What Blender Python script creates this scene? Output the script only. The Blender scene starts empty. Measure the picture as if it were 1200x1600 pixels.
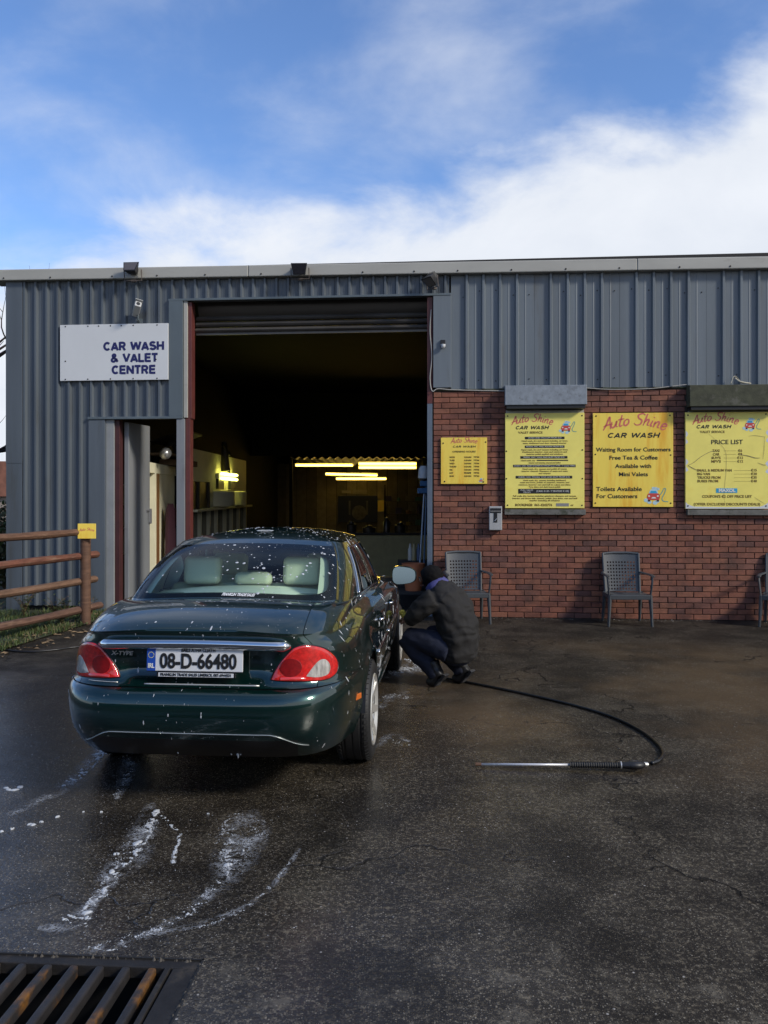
import bpy, bmesh, math, random
import numpy as np
from mathutils import Vector, Matrix, noise
R = math.radians
rnd = random.Random(7)
scn = bpy.context.scene
COL = scn.collection
# ------------------------------------------------------------------ camera
cam_d = bpy.data.cameras.new('camera'); cam = bpy.data.objects.new('camera', cam_d); COL.objects.link(cam)
cam.location = (0, 0, 1.714); cam.rotation_euler = (R(90), 0, 0)
cam_d.sensor_fit = 'HORIZONTAL'; cam_d.sensor_width = 36; cam_d.lens = 36*1300/1200
cam_d.shift_y = -30/1200
cam_d.clip_start = 0.05; cam_d.clip_end = 2000
scn.camera = cam
# ------------------------------------------------------------------ light
SUN_EL, SUN_AZ = 32, 123        # azimuth clockwise from +Y (the view direction)
sd = bpy.data.lights.new('sun', 'SUN'); sd.energy = 3.1; sd.angle = R(9); sd.color = (1, .93, .82)
sun = bpy.data.objects.new('sun', sd); COL.objects.link(sun)
tosun = Vector((math.sin(R(SUN_AZ))*math.cos(R(SUN_EL)), math.cos(R(SUN_AZ))*math.cos(R(SUN_EL)), math.sin(R(SUN_EL))))
sun.rotation_euler = tosun.to_track_quat('Z', 'Y').to_euler()
sun.location = tosun*60
w = bpy.data.worlds.new('World'); scn.world = w; w.use_nodes = True
nt = w.node_tree; N = nt.nodes; L = nt.links
for n in list(N): N.remove(n)
out = N.new('ShaderNodeOutputWorld'); bg = N.new('ShaderNodeBackground'); bg.inputs[1].default_value = .1
sky = N.new('ShaderNodeTexSky'); sky.sky_type = 'NISHITA'; sky.sun_disc = False
sky.sun_elevation = R(SUN_EL); sky.sun_rotation = R(SUN_AZ); sky.air_density = 1.0; sky.dust_density = .25; sky.ozone_density = 3.0
tc = N.new('ShaderNodeTexCoord')
def wmath(op, a, b=None, c=None, clamp=False):
    n = N.new('ShaderNodeMath'); n.operation = op; n.use_clamp = clamp
    for i, v in enumerate((a, b, c)):
        if v is None: continue
        if isinstance(v, (int, float)): n.inputs[i].default_value = v
        else: L.new(v, n.inputs[i])
    return n.outputs[0]
sep = N.new('ShaderNodeSeparateXYZ'); L.new(tc.outputs['Generated'], sep.inputs[0])
# cloud deck coordinates: direction / (height + k) gives clouds that flatten towards the horizon
den = wmath('ADD', wmath('MAXIMUM', sep.outputs[2], 0.0), .28)
cmb = N.new('ShaderNodeCombineXYZ'); L.new(wmath('DIVIDE', sep.outputs[0], den), cmb.inputs[0]); L.new(wmath('DIVIDE', sep.outputs[1], den), cmb.inputs[1]); L.new(wmath('MULTIPLY', sep.outputs[2], .6), cmb.inputs[2])
def wnoise(scale, detail, rough, off, dist=0.0):
    mp = N.new('ShaderNodeMapping'); mp.inputs['Location'].default_value = off; L.new(cmb.outputs[0], mp.inputs[0])
    n = N.new('ShaderNodeTexNoise'); n.inputs['Scale'].default_value = scale; n.inputs['Detail'].default_value = detail
    n.inputs['Roughness'].default_value = rough; n.inputs['Distortion'].default_value = dist
    L.new(mp.outputs[0], n.inputs[0]); return n.outputs[0]
n1 = wnoise(1.3, 7, .52, (3.1, 1.7, 0), .15); n2 = wnoise(2.6, 8, .58, (9.2, 4.4, 2), .25); n3 = wnoise(.9, 6, .52, (5.5, 8.1, 1), .15)
# a bank low over the horizon, thinner patches above it
bank = wmath('ADD', wmath('SUBTRACT', .350, sep.outputs[2]), wmath('MULTIPLY', sep.outputs[0], .27))
bank = wmath('ADD', bank, wmath('MULTIPLY', wmath('SUBTRACT', n1, .5), .36))
bank = wmath('ADD', bank, wmath('MULTIPLY', wmath('SUBTRACT', n2, .5), .27))
mr = N.new('ShaderNodeMapRange'); mr.interpolation_type = 'SMOOTHSTEP'; L.new(bank, mr.inputs[0])
mr.inputs[1].default_value = -.035; mr.inputs[2].default_value = .085
wisp = N.new('ShaderNodeMapRange'); wisp.interpolation_type = 'SMOOTHSTEP'
L.new(wmath('ADD', wmath('MULTIPLY', n3, .6), wmath('MULTIPLY', n2, .4)), wisp.inputs[0]); wisp.inputs[1].default_value = .43; wisp.inputs[2].default_value = .66; wisp.inputs[4].default_value = .56
mask = wmath('MAXIMUM', wmath('MULTIPLY', mr.outputs[0], .97), wisp.outputs[0], clamp=True)
tint = N.new('ShaderNodeMix'); tint.data_type = 'RGBA'; tint.blend_type = 'MULTIPLY'; tint.inputs[0].default_value = 1
L.new(sky.outputs[0], tint.inputs[6]); tint.inputs[7].default_value = (1.38, 1.58, 1.92, 1)
cl = N.new('ShaderNodeMix'); cl.data_type = 'RGBA'; L.new(n2, cl.inputs[0]); cl.inputs[6].default_value = (6.3, 6.9, 7.9, 1); cl.inputs[7].default_value = (9.6, 9.8, 10.2, 1)
mx = N.new('ShaderNodeMix'); mx.data_type = 'RGBA'; L.new(mask, mx.inputs[0]); L.new(tint.outputs[2], mx.inputs[6]); L.new(cl.outputs[2], mx.inputs[7])
L.new(mx.outputs[2], bg.inputs[0]); L.new(bg.outputs[0], out.inputs[0])
scn.view_settings.view_transform = 'Standard'; scn.view_settings.look = 'None'; scn.view_settings.gamma = 1
scn.view_settings.use_curve_mapping = False; scn.view_settings.exposure = 0.05
scn.cycles.max_bounces = 8; scn.cycles.transparent_max_bounces = 12; scn.cycles.use_denoising = True
scn.cycles.sample_clamp_indirect = 4

# ------------------------------------------------------------------ materials
MATS = {}
def mat(name, col, rough=.6, metal=0, spec=.5, coat=0, vary=0, vscale=6, bump=0, bscale=60, stretch=(1,1,1), col2=None, thr=(.4,.65), dscale=3, rvary=0, coords='Object', emit=None, estr=0, coat_r=.03):
    """Principled surface whose colour and fine relief come from noise: col mottled by vary, col2 in patches (stains, rust, moss)."""
    if name in MATS: return MATS[name]
    m = bpy.data.materials.new(name); m.use_nodes = True; t = m.node_tree; n = t.nodes; l = t.links
    p = n['Principled BSDF']; p.inputs['Roughness'].default_value = rough; p.inputs['Metallic'].default_value = metal
    p.inputs['Specular IOR Level'].default_value = spec; p.inputs['Coat Weight'].default_value = coat; p.inputs['Coat Roughness'].default_value = coat_r
    c4 = (*col, 1); p.inputs['Base Color'].default_value = c4
    if emit: p.inputs['Emission Color'].default_value = (*emit, 1); p.inputs['Emission Strength'].default_value = estr
    tc = n.new('ShaderNodeTexCoord'); mp = n.new('ShaderNodeMapping'); mp.inputs['Scale'].default_value = stretch
    l.new(n.new('ShaderNodeNewGeometry').outputs['Position'] if coords == 'World' else tc.outputs[coords], mp.inputs[0])
    def nz(scale, det=6, ro=.6):
        q = n.new('ShaderNodeTexNoise'); q.inputs['Scale'].default_value = scale; q.inputs['Detail'].default_value = det; q.inputs['Roughness'].default_value = ro
        l.new(mp.outputs[0], q.inputs[0]); return q
    cur = None
    if vary:
        q = nz(vscale); r = n.new('ShaderNodeMapRange'); l.new(q.outputs[0], r.inputs[0]); r.inputs[1].default_value = .3; r.inputs[2].default_value = .7
        r.inputs[3].default_value = 1-vary; r.inputs[4].default_value = 1+vary
        mu = n.new('ShaderNodeVectorMath'); mu.operation = 'SCALE'; mu.inputs[0].default_value = col; l.new(r.outputs[0], mu.inputs['Scale'])
        cur = mu.outputs[0]
    if col2:
        q = nz(dscale, 9, .68); r = n.new('ShaderNodeMapRange'); r.interpolation_type = 'SMOOTHSTEP'; l.new(q.outputs[0], r.inputs[0])
        r.inputs[1].default_value, r.inputs[2].default_value = thr
        x = n.new('ShaderNodeMix'); x.data_type = 'RGBA'; l.new(r.outputs[0], x.inputs[0])
        if cur: l.new(cur, x.inputs[6])
        else: x.inputs[6].default_value = c4
        x.inputs[7].default_value = (*col2, 1); cur = x.outputs[2]
    if cur: l.new(cur, p.inputs['Base Color'])
    if rvary:
        q = nz(vscale*2.3); r = n.new('ShaderNodeMapRange'); l.new(q.outputs[0], r.inputs[0]); r.inputs[1].default_value = .3; r.inputs[2].default_value = .7
        r.inputs[3].default_value = max(.02, rough-rvary); r.inputs[4].default_value = rough+rvary; l.new(r.outputs[0], p.inputs['Roughness'])
    if bump:
        q = nz(bscale); b = n.new('ShaderNodeBump'); b.inputs['Strength'].default_value = bump; b.inputs['Distance'].default_value = .01
        l.new(q.outputs[0], b.inputs['Height']); l.new(b.outputs[0], p.inputs['Normal'])
    MATS[name] = m; return m
def glass_mat(name, tint, refl_rough=.02):
    m = bpy.data.materials.new(name); m.use_nodes = True; t = m.node_tree; n = t.nodes; l = t.links
    for q in list(n): n.remove(q)
    o = n.new('ShaderNodeOutputMaterial'); tr = n.new('ShaderNodeBsdfTransparent'); tr.inputs[0].default_value = (*tint, 1)
    g = n.new('ShaderNodeBsdfGlossy'); g.inputs['Roughness'].default_value = refl_rough; fr = n.new('ShaderNodeFresnel'); fr.inputs[0].default_value = 1.33
    x = n.new('ShaderNodeMixShader'); l.new(fr.outputs[0], x.inputs[0]); l.new(tr.outputs[0], x.inputs[1]); l.new(g.outputs[0], x.inputs[2]); l.new(x.outputs[0], o.inputs[0])
    return m

# ------------------------------------------------------------------ mesh helpers
class MB:
    def __init__(s): s.v = []; s.f = []; s.mi = []
    def face(s, idx, m=0): s.f.append(tuple(idx)); s.mi.append(m)
    def add(s, vs, fs, m=0):
        b = len(s.v); s.v += [tuple(v) for v in vs]
        for f in fs: s.face([b+i for i in f], m)
    def box(s, x0, x1, y0, y1, z0, z1, m=0, M=None):
        vs = [Vector((x, y, z)) for z in (z0, z1) for y in (y0, y1) for x in (x0, x1)]
        if M is not None: vs = [M @ v for v in vs]
        s.add(vs, [(0,2,3,1), (4,5,7,6), (0,1,5,4), (2,6,7,3), (0,4,6,2), (1,3,7,5)], m)
    def tube(s, pts, r, n=8, m=0, caps=True, flat=None):
        pts = [Vector(p) for p in pts]; rs = r if isinstance(r, (list, tuple)) else [r]*len(pts)
        b = len(s.v); up = Vector((0, 0, 1)); prev = None
        for i, p in enumerate(pts):
            d = (pts[min(i+1, len(pts)-1)] - pts[max(i-1, 0)]).normalized()
            if prev is None:
                a = d.cross(up if abs(d.z) < .95 else Vector((1, 0, 0))).normalized()
            else: a = (prev - d*prev.dot(d)).normalized()
            prev = a; c = d.cross(a)
            for k in range(n):
                t = 2*math.pi*k/n; q = a*math.cos(t)*rs[i] + c*math.sin(t)*rs[i]*(flat or 1)
                s.v.append(tuple(p+q))
        for i in range(len(pts)-1):
            for k in range(n): s.face((b+i*n+k, b+i*n+(k+1) % n, b+(i+1)*n+(k+1) % n, b+(i+1)*n+k), m)
        if caps:
            s.face([b+k for k in range(n)][::-1], m); s.face([b+(len(pts)-1)*n+k for k in range(n)], m)
    def lathe(s, prof, n=24, M=None, m=0, a0=0, a1=None):
        """prof: (radius, height) pairs turned about local Z, placed by M."""
        M = M or Matrix(); b = len(s.v); full = a1 is None; a1 = 2*math.pi if full else a1
        k = n if full else n+1
        for (r, z) in prof:
            for i in range(k):
                t = a0+(a1-a0)*i/n; s.v.append(tuple(M @ Vector((r*math.cos(t), r*math.sin(t), z))))
        for j in range(len(prof)-1):
            for i in range(n):
                i2 = (i+1) % k
                s.face((b+j*k+i, b+j*k+i2, b+(j+1)*k+i2, b+(j+1)*k+i), m)
    def prism(s, poly, y0, y1, m=0, M=None):
        """poly in (x, z), extruded along y"""
        n = len(poly); vs = [Vector((x, y0, z)) for x, z in poly]+[Vector((x, y1, z)) for x, z in poly]
        if M is not None: vs = [M @ v for v in vs]
        s.add(vs, [tuple(range(n)), tuple(range(2*n-1, n-1, -1))]+[(i, i+n, (i+1) % n+n, (i+1) % n) for i in range(n)], m)
    def mesh(s, name, smooth=False):
        me = bpy.data.meshes.new(name); me.from_pydata(s.v, [], s.f)
        if any(s.mi): me.polygons.foreach_set('material_index', s.mi)
        bm = bmesh.new(); bm.from_mesh(me); bmesh.ops.recalc_face_normals(bm, faces=bm.faces); bm.to_mesh(me); bm.free()
        if smooth is True: me.polygons.foreach_set('use_smooth', [True]*len(me.polygons))
        me.update(); 
        if smooth and smooth is not True: 
            me.polygons.foreach_set('use_smooth', [True]*len(me.polygons)); me.set_sharp_from_angle(angle=R(smooth))
        return me
    def build(s, name, mats, parent=None, smooth=False, loc=None, bevel=0):
        return link(name, s.mesh(name, smooth), mats, parent, loc, bevel)
def link(name, me, mats, parent=None, loc=None, bevel=0):
    if not isinstance(mats, (list, tuple)): mats = [mats]
    if len(me.materials) == 0:
        for m in mats: me.materials.append(m)
    o = bpy.data.objects.new(name, me); COL.objects.link(o)
    if parent: o.parent = parent
    if loc: o.location = loc
    if bevel:
        b = o.modifiers.new('b', 'BEVEL'); b.width = bevel; b.segments = 2; b.limit_method = 'ANGLE'; b.angle_limit = R(50)
    return o
def thing(name, label, cat, loc=(0,0,0), rz=0, group=None):
    o = bpy.data.objects.new(name, None); COL.objects.link(o); o.empty_display_size = .1
    o.location = loc; o.rotation_euler = (0, 0, rz); o['label'] = label; o['category'] = cat
    if group: o['group'] = group
    return o
def tag(o, label, cat, group=None):
    o['label'] = label; o['category'] = cat
    if group: o['group'] = group
    return o
def copy_tree(o, parent=None):
    c = o.copy(); COL.objects.link(c); c.parent = parent
    for ch in list(o.children): copy_tree(ch, c)
    return c
def text(body, parent, loc, size, m, width=None, align='CENTER', bold=0, shear=0, depth=.0012, rot=(R(90), 0, 0), name='lettering', space=1.0):
    cu = bpy.data.curves.new(name, 'FONT'); cu.body = body; cu.size = size; cu.align_x = align; cu.align_y = 'CENTER'
    cu.extrude = depth; cu.offset = bold; cu.shear = shear; cu.space_character = space; cu.resolution_u = 4
    cu.materials.append(m)
    o = bpy.data.objects.new(name, cu); COL.objects.link(o); o.parent = parent; o.location = loc; o.rotation_euler = rot
    if width: TEXTFIT.append((o, width))
    return o
TEXTFIT = []
def smoothpath(pts, n=8):
    """Catmull-Rom through points"""
    P = [Vector(p) for p in pts]; P = [P[0]*2-P[1]]+P+[P[-1]*2-P[-2]]; o = []
    for i in range(1, len(P)-2):
        for k in range(n):
            t = k/n; a, b, c, d = P[i-1], P[i], P[i+1], P[i+2]
            o.append(.5*((2*b)+(c-a)*t+(2*a-5*b+4*c-d)*t*t+(3*b-a-3*c+d)*t**3))
    o.append(P[-2]); return o
def ground_at(px, py, z=0):           # the ground point that a given place of the survey photograph shows
    Y = (1.714-z)*1300/(py-770); return Vector(((px-600)/1300*Y, Y, z))

# common materials
M_clad_l = mat('cladding_blue_grey', (.088, .104, .120), .45, vary=.2, vscale=1.3, stretch=(2.2, 1, .22), bump=.05, bscale=30, col2=(.062, .062, .058), thr=(.52, .76), dscale=1.9)
M_clad_r = mat('cladding_pale_grey', (.130, .152, .170), .42, vary=.18, vscale=1.1, stretch=(2.2, 1, .2), bump=.05, bscale=30, col2=(.105, .098, .085), thr=(.54, .78), dscale=1.8)
M_flash = mat('flashing_grey', (.098, .122, .136), .45, vary=.15, vscale=1.6, col2=(.07, .07, .07), thr=(.58, .8), stretch=(1, 1, .4))
M_fascia = mat('fascia_stone_grey', (.37, .36, .32), .55, vary=.08, vscale=1.2, stretch=(1, 1, 3), col2=(.22, .20, .16), thr=(.60, .86), dscale=2.2)
M_dark = mat('dark_interior', (.018, .017, .016), .8, vary=.3)
M_black = mat('black_plastic', (.012, .012, .013), .45, vary=.15, bump=.05)
M_rubber = mat('rubber', (.010, .010, .010), .6, vary=.2, bump=.1, bscale=90)
M_red = mat('red_oxide_steel', (.11, .028, .024), .5, vary=.2, col2=(.09, .03, .02), thr=(.5, .75))
M_maroon = mat('maroon_steel', (.055, .015, .015), .55, vary=.2)
M_screw = mat('screw_head', (.03, .025, .02), .5, metal=.5)
M_steel = mat('grey_painted_steel', (.20, .21, .22), .42, vary=.12, vscale=2, stretch=(1, 1, .3), bump=.03, col2=(.13, .13, .13), thr=(.55, .8))
M_chrome = mat('chrome', (.75, .75, .74), .08, metal=1, rvary=.04, vscale=8)
M_silver = mat('silver_alloy', (.62, .61, .57), .3, metal=.6, vary=.05)
M_white = mat('white_board', (.62, .63, .63), .5, vary=.03, vscale=2, col2=(.42, .39, .34), thr=(.66, .85), dscale=3)
M_navy_ink = mat('navy_lettering', (.012, .014, .10), .5)
M_ink = mat('black_lettering', (.012, .012, .012), .5)
M_faded = mat('faded_brown_lettering', (.20, .13, .02), .6)
M_redink = mat('red_lettering', (.62, .15, .11), .5, vary=.15, vscale=30)
M_yel = mat('lemon_yellow_board', (.86, .74, .17), .45, vary=.09, vscale=2, col2=(.80, .55, .06), thr=(.56, .80), dscale=1.8)
M_yel_o = mat('orange_weathered_board', (.88, .66, .10), .45, vary=.05, vscale=2, stretch=(2.5, 1, .35), col2=(.80, .42, .03), thr=(.46, .70), dscale=1.6)
M_cream = mat('cream_paint', (.80, .76, .54), .6, vary=.1, vscale=2, col2=(.42, .38, .23), thr=(.58, .8), dscale=2)
M_wood = mat('brown_stained_rail', (.115, .058, .034), .75, vary=.3, vscale=4, stretch=(1, 1, 6), bump=.35, bscale=25, col2=(.19, .10, .06), thr=(.5, .75), dscale=5)
M_terra = mat('terracotta', (.38, .12, .045), .7, vary=.12, bump=.1)
M_tube = mat('lit_tube', (.8, .7, .3), .4, emit=(1.0, .68, .14), estr=6.5)
M_tube2 = mat('lit_tube_greenish', (.8, .8, .4), .4, emit=(.95, .92, .20), estr=7)

# ------------------------------------------------------------------ ground
def ground_material():
    m = bpy.data.materials.new('wet_concrete_yard'); m.use_nodes = True; t = m.node_tree; n = t.nodes; l = t.links
    p = n['Principled BSDF']; geo = n.new('ShaderNodeNewGeometry'); pos = geo.outputs['Position']
    def mathn(op, a, b=None, clamp=False):
        q = n.new('ShaderNodeMath'); q.operation = op; q.use_clamp = clamp
        for i, v in enumerate((a, b)):
            if v is None: continue
            if isinstance(v, (int, float)): q.inputs[i].default_value = v
            else: l.new(v, q.inputs[i])
        return q.outputs[0]
    def nz(scale, det=6, ro=.6, stretch=(1,1,1), dist=0):
        mp = n.new('ShaderNodeMapping'); mp.inputs['Scale'].default_value = stretch; l.new(pos, mp.inputs[0])
        q = n.new('ShaderNodeTexNoise'); q.inputs['Scale'].default_value = scale; q.inputs['Detail'].default_value = det; q.inputs['Roughness'].default_value = ro; q.inputs['Distortion'].default_value = dist
        l.new(mp.outputs[0], q.inputs[0]); return q.outputs[0]
    def ramp(v, a, b, lo=0, hi=1, smooth=True):
        r = n.new('ShaderNodeMapRange'); r.interpolation_type = 'SMOOTHSTEP' if smooth else 'LINEAR'; l.new(v, r.inputs[0])
        for i, x in enumerate((a, b, lo, hi)): r.inputs[i+1].default_value = x
        return r.outputs[0]
    def mix(f, a, b, mode='MIX'):
        x = n.new('ShaderNodeMix'); x.data_type = 'RGBA'; x.blend_type = mode
        if isinstance(f, (int, float)): x.inputs[0].default_value = f
        else: l.new(f, x.inputs[0])
        for i, v in ((6, a), (7, b)):
            if isinstance(v, tuple): x.inputs[i].default_value = (*v, 1)
            else: l.new(v, x.inputs[i])
        return x.outputs[2]
    def dist_to(x, y, sx, sy):
        s = n.new('ShaderNodeSeparateXYZ'); l.new(pos, s.inputs[0])
        a = mathn('DIVIDE', mathn('SUBTRACT', s.outputs[0], x), sx); b = mathn('DIVIDE', mathn('SUBTRACT', s.outputs[1], y), sy)
        return mathn('SQRT', mathn('ADD', mathn('MULTIPLY', a, a), mathn('MULTIPLY', b, b)))
    big = nz(.45, 5, .55); mid = nz(1.9, 7, .65); patch = nz(5.5, 8, .68); fine = nz(60, 3, .7)
    # rough worn slab: dark binder, paler worn-through patches, brown silt
    base = mix(ramp(mid, .35, .68), (.015, .0128, .0105), (.036, .030, .023))
    silt = mathn('MULTIPLY', ramp(big, .42, .62), ramp(dist_to(2.3, 7.2, 3.6, 2.6), .55, 1.15, 1, 0))
    base = mix(mathn('MULTIPLY', silt, .75), base, (.105, .070, .038))
    worn = mathn('MULTIPLY', ramp(patch, .50, .64), ramp(mid, .40, .62))
    worn = mathn('MULTIPLY', worn, ramp(dist_to(.4, 1.6, 1.9, 1.5), .6, 1.25, 1, .16))
    base = mix(mathn('MULTIPLY', worn, .9), base, (.17, .15, .115))
    mott = nz(38, 6, .75); mott2 = nz(110, 3, .7)
    w2 = mathn('MULTIPLY', ramp(mathn('ADD', mathn('MULTIPLY', mott, .65), mathn('MULTIPLY', mott2, .35)), .50, .60), ramp(mid, .36, .60, .25, 1))
    w2 = mathn('MULTIPLY', w2, ramp(dist_to(1.1, 2.6, 2.9, 4.2), .5, 1.3, 1, .12))
    base = mix(mathn('MULTIPLY', w2, .85), base, mix(silt, (.20, .168, .118), (.26, .175, .092)))
    base = mix(mathn('MULTIPLY', ramp(mott2, .52, .70), .5), base, (.012, .011, .010))
    # exposed aggregate: single stones
    v = n.new('ShaderNodeTexVoronoi'); v.inputs['Scale'].default_value = 120; v.inputs['Randomness'].default_value = 1; l.new(pos, v.inputs[0])
    rgb = n.new('ShaderNodeSeparateColor'); l.new(v.outputs['Color'], rgb.inputs[0])
    stone = mathn('MULTIPLY', ramp(v.outputs['Distance'], .34, .50, 1, 0), ramp(rgb.outputs[0], .50, .62))
    stonecol = mix(mathn('POWER', rgb.outputs[1], 2.2), (.050, .043, .034), (.25, .225, .18))
    base = mix(mathn('MULTIPLY', stone, ramp(mid, .34, .60, .38, 1)), base, stonecol)
    v3 = n.new('ShaderNodeTexVoronoi'); v3.inputs['Scale'].default_value = 38; l.new(pos, v3.inputs[0])
    r3 = n.new('ShaderNodeSeparateColor'); l.new(v3.outputs['Color'], r3.inputs[0])
    big_stone = mathn('MULTIPLY', ramp(v3.outputs['Distance'], .10, .22, 1, 0), ramp(r3.outputs[1], .955, .965))
    base = mix(big_stone, base, (.34, .32, .29))
    # hairline cracks
    cr = n.new('ShaderNodeTexVoronoi'); cr.feature = 'DISTANCE_TO_EDGE'; cr.inputs['Scale'].default_value = .42
    wob = n.new('ShaderNodeVectorMath'); wob.operation = 'ADD'; nn = n.new('ShaderNodeTexNoise'); nn.inputs['Scale'].default_value = 2.6; nn.inputs['Detail'].default_value = 7; l.new(pos, nn.inputs[0])
    sc = n.new('ShaderNodeVectorMath'); sc.operation = 'SCALE'; sc.inputs['Scale'].default_value = .9; l.new(nn.outputs['Color'], sc.inputs[0]); l.new(pos, wob.inputs[0]); l.new(sc.outputs[0], wob.inputs[1]); l.new(wob.outputs[0], cr.inputs[0])
    crack = mathn('MULTIPLY', ramp(cr.outputs['Distance'], .0022, .0075, 1, 0), ramp(mid, .44, .56))
    base = mix(mathn('MULTIPLY', crack, .85), base, (.008, .007, .006))
    l.new(base, p.inputs['Base Color'])
    # water film: glossy round the car and to the left, dull where it has drained to the right foreground
    wet = ramp(dist_to(-1.6, 5.2, 2.9, 4.3), .55, 1.25, 1, 0)
    wet = mathn('ADD', mathn('MULTIPLY', wet, .9), mathn('MULTIPLY', mathn('SUBTRACT', mid, .5), .9), clamp=True)
    l.new(ramp(wet, 0, 1, .60, .11, False), p.inputs['Roughness']); l.new(ramp(wet, .1, .9, .12, .55), p.inputs['Specular IOR Level'])
    h = mathn('ADD', mathn('MULTIPLY', fine, .45), mathn('ADD', mathn('MULTIPLY', stone, .55), mathn('MULTIPLY', patch, .9)))
    h = mathn('SUBTRACT', h, mathn('MULTIPLY', crack, 1.4))
    b = n.new('ShaderNodeBump'); b.inputs['Distance'].default_value = .011; l.new(h, b.inputs['Height']); l.new(ramp(wet, 0, 1, .75, .33, False), b.inputs['Strength']); l.new(b.outputs[0], p.inputs['Normal'])
    return m
DRAIN_C = Vector((-.66, 3.06)); DRAIN_A = R(-3.5); DW, DL = 1.25, .62       # far right corner, turn, size
def drain_pt(u, v, z=0):     # u metres to the left of the corner, v metres nearer than it
    c, s = math.cos(DRAIN_A), math.sin(DRAIN_A)
    return Vector((DRAIN_C.x - u*c + v*s, DRAIN_C.y - u*s - v*c, z))
mb = MB()
inner = [drain_pt(DW, 0), drain_pt(0, 0), drain_pt(0, DL), drain_pt(DW, DL)]
outer = [(-260, 400, 0), (260, 400, 0), (260, -260, 0), (-260, -260, 0)]
mb.v = [tuple(p) for p in inner]+outer
for i in range(4): mb.face((i, (i+1) % 4, 4+(i+1) % 4, 4+i))
g = mb.build('ground', ground_material()); g['kind'] = 'structure'

# ------------------------------------------------------------------ the unit building (local frame: x along the front, y into the building)
TH = math.atan(.088)
BO = Vector((0, 11.58, 0))
def wl(s, d, z): return Vector((BO.x + s*math.cos(TH) + d*math.sin(TH), BO.y - s*math.sin(TH) + d*math.cos(TH), z))   # local -> world
B = thing('industrial_unit', 'blue grey metal clad industrial unit with red brick lower wall and open garage doorway', 'building', BO, -TH)
SL, SR, DEP = -5.48, 12.0, 19.0
def sheet(s0, s1, z0, z1, pitch, m, phase=0, depth=.042, topw=.026, y=0.0):
    """one profiled steel sheet: flat pans with narrow trapezoid ribs"""
    prof = [(s0, 0)]; s = s0 + phase
    while s < s1 - topw - .03:
        prof += [(s, 0), (s+.016, -depth), (s+.016+topw, -depth), (s+.032+topw, 0)]
        mid = s+.028+topw+(pitch-.028-topw)*.5
        if mid+.02 < s1: prof += [(mid-.012, 0), (mid, -.004), (mid+.012, 0)]
        s += pitch
    prof.append((s1, 0)); mb = MB()
    for x, yy in prof: mb.v += [(x, y+yy, z0), (x, y+yy, z1)]
    for i in range(len(prof)-1): mb.face((2*i, 2*i+2, 2*i+3, 2*i+1))
    return mb.build('cladding_sheet', m, B)
FT = lambda s: 4.885 - .0069*s           # fascia line falls a little to the right
# left cladding: three sheets, cut round the small doorway
P1 = .1665
sheet(-5.24, -4.25, .09, 4.82, P1, M_clad_l, .006)
sheet(-4.245, -3.25, 2.80, 4.82, P1, M_clad_l, .008)
sheet(-3.245, -3.065, 2.80, 4.82, P1, M_clad_l, .01, y=.001)
sheet(-3.065, -1.90, 4.465, 4.80, P1, M_clad_l, .02)
sheet(-1.895, -.70, 4.465, 4.80, P1, M_clad_l, .02)
sheet(-.695, .905, 4.465, 4.80, P1, M_clad_l, .02)
P2 = .2285; s = .93; k = 0
while s < SR-.1:
    sheet(s, min(s+P2*5-.003, SR), 3.145, 4.80, P2, M_clad_r, .185, topw=.028, y=.002*(k % 2)); s += P2*5; k += 1
# flashings
def slab(name, s0, s1, y0, y1, z0, z1, m, parent=B, bevel=.004):
    mb = MB(); mb.box(s0, s1, y0, y1, z0, z1); return mb.build(name, m, parent, bevel=bevel)
slab('corner_flashing', SL, -5.235, -.036, .3, 0.02, 2.15, M_clad_l); slab('corner_flashing', SL-.004, -5.232, -.04, .3, 2.14, 4.82, M_clad_l)
slab('door_surround', -4.25, -4.005, -.03, .02, .0, 2.785, M_clad_l)
slab('drip_flashing', -4.26, -2.86, -.045, .03, 2.765, 2.80, M_flash)
slab('jamb_flashing', -3.065, -2.86, -.042, .05, 2.80, 4.45, M_flash); slab('jamb_flashing', -2.855, -2.80, -.02, .10, 2.78, 4.45, M_fascia)
slab('lintel_flashing', -3.07, .93, -.044, .08, 4.435, 4.467, M_flash)
slab('jamb_flashing', .685, .932, -.038, .06, 3.165, 4.435, M_clad_r)
slab('cladding_trim', .685, SR, -.012, .02, 3.125, 3.147, mat('mossy_trim', (.07, .075, .06), .8, vary=.3, col2=(.03, .04, .015), thr=(.45, .6), dscale=6))
# fascia: three lengths
for a, b_ in ((-5.72, -1.9), (-1.896, 3.42), (3.424, SR+.1)):
    mb = MB(); y0, y1 = -.11, .25
    vs = [(a, y0, FT(a)-.158), (b_, y0, FT(b_)-.158), (b_, y0, FT(b_)), (a, y0, FT(a)), (a, y1, FT(a)-.158), (b_, y1, FT(b_)-.158), (b_, y1, FT(b_)+.01), (a, y1, FT(a)+.01)]
    mb.add(vs, [(0,1,2,3), (4,7,6,5), (0,4,5,1), (3,2,6,7), (0,3,7,4), (1,5,6,2)])
    mb.build('fascia', M_fascia, B, bevel=.012)
mb = MB()          # fixings
def bolt(s, z, y=-.04, r=.009): mb.lathe([(0, -.006), (r*.7, -.006), (r, 0)], 6, Matrix.Translation((s, y, z)) @ Matrix.Rotation(R(90), 4, 'X') @ Matrix.Scale(-1, 4, (0,0,1)))
for i in range(12): bolt(-5.15+i*P1*1.0+.09, 4.60+rnd.uniform(-.02,.02), -.003)
for z in (4.3, 2.9, 1.5): 
    for i in range(6 if z < 2.8 else 13): bolt(-5.15+i*P1+.09, z, -.003)
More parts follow.
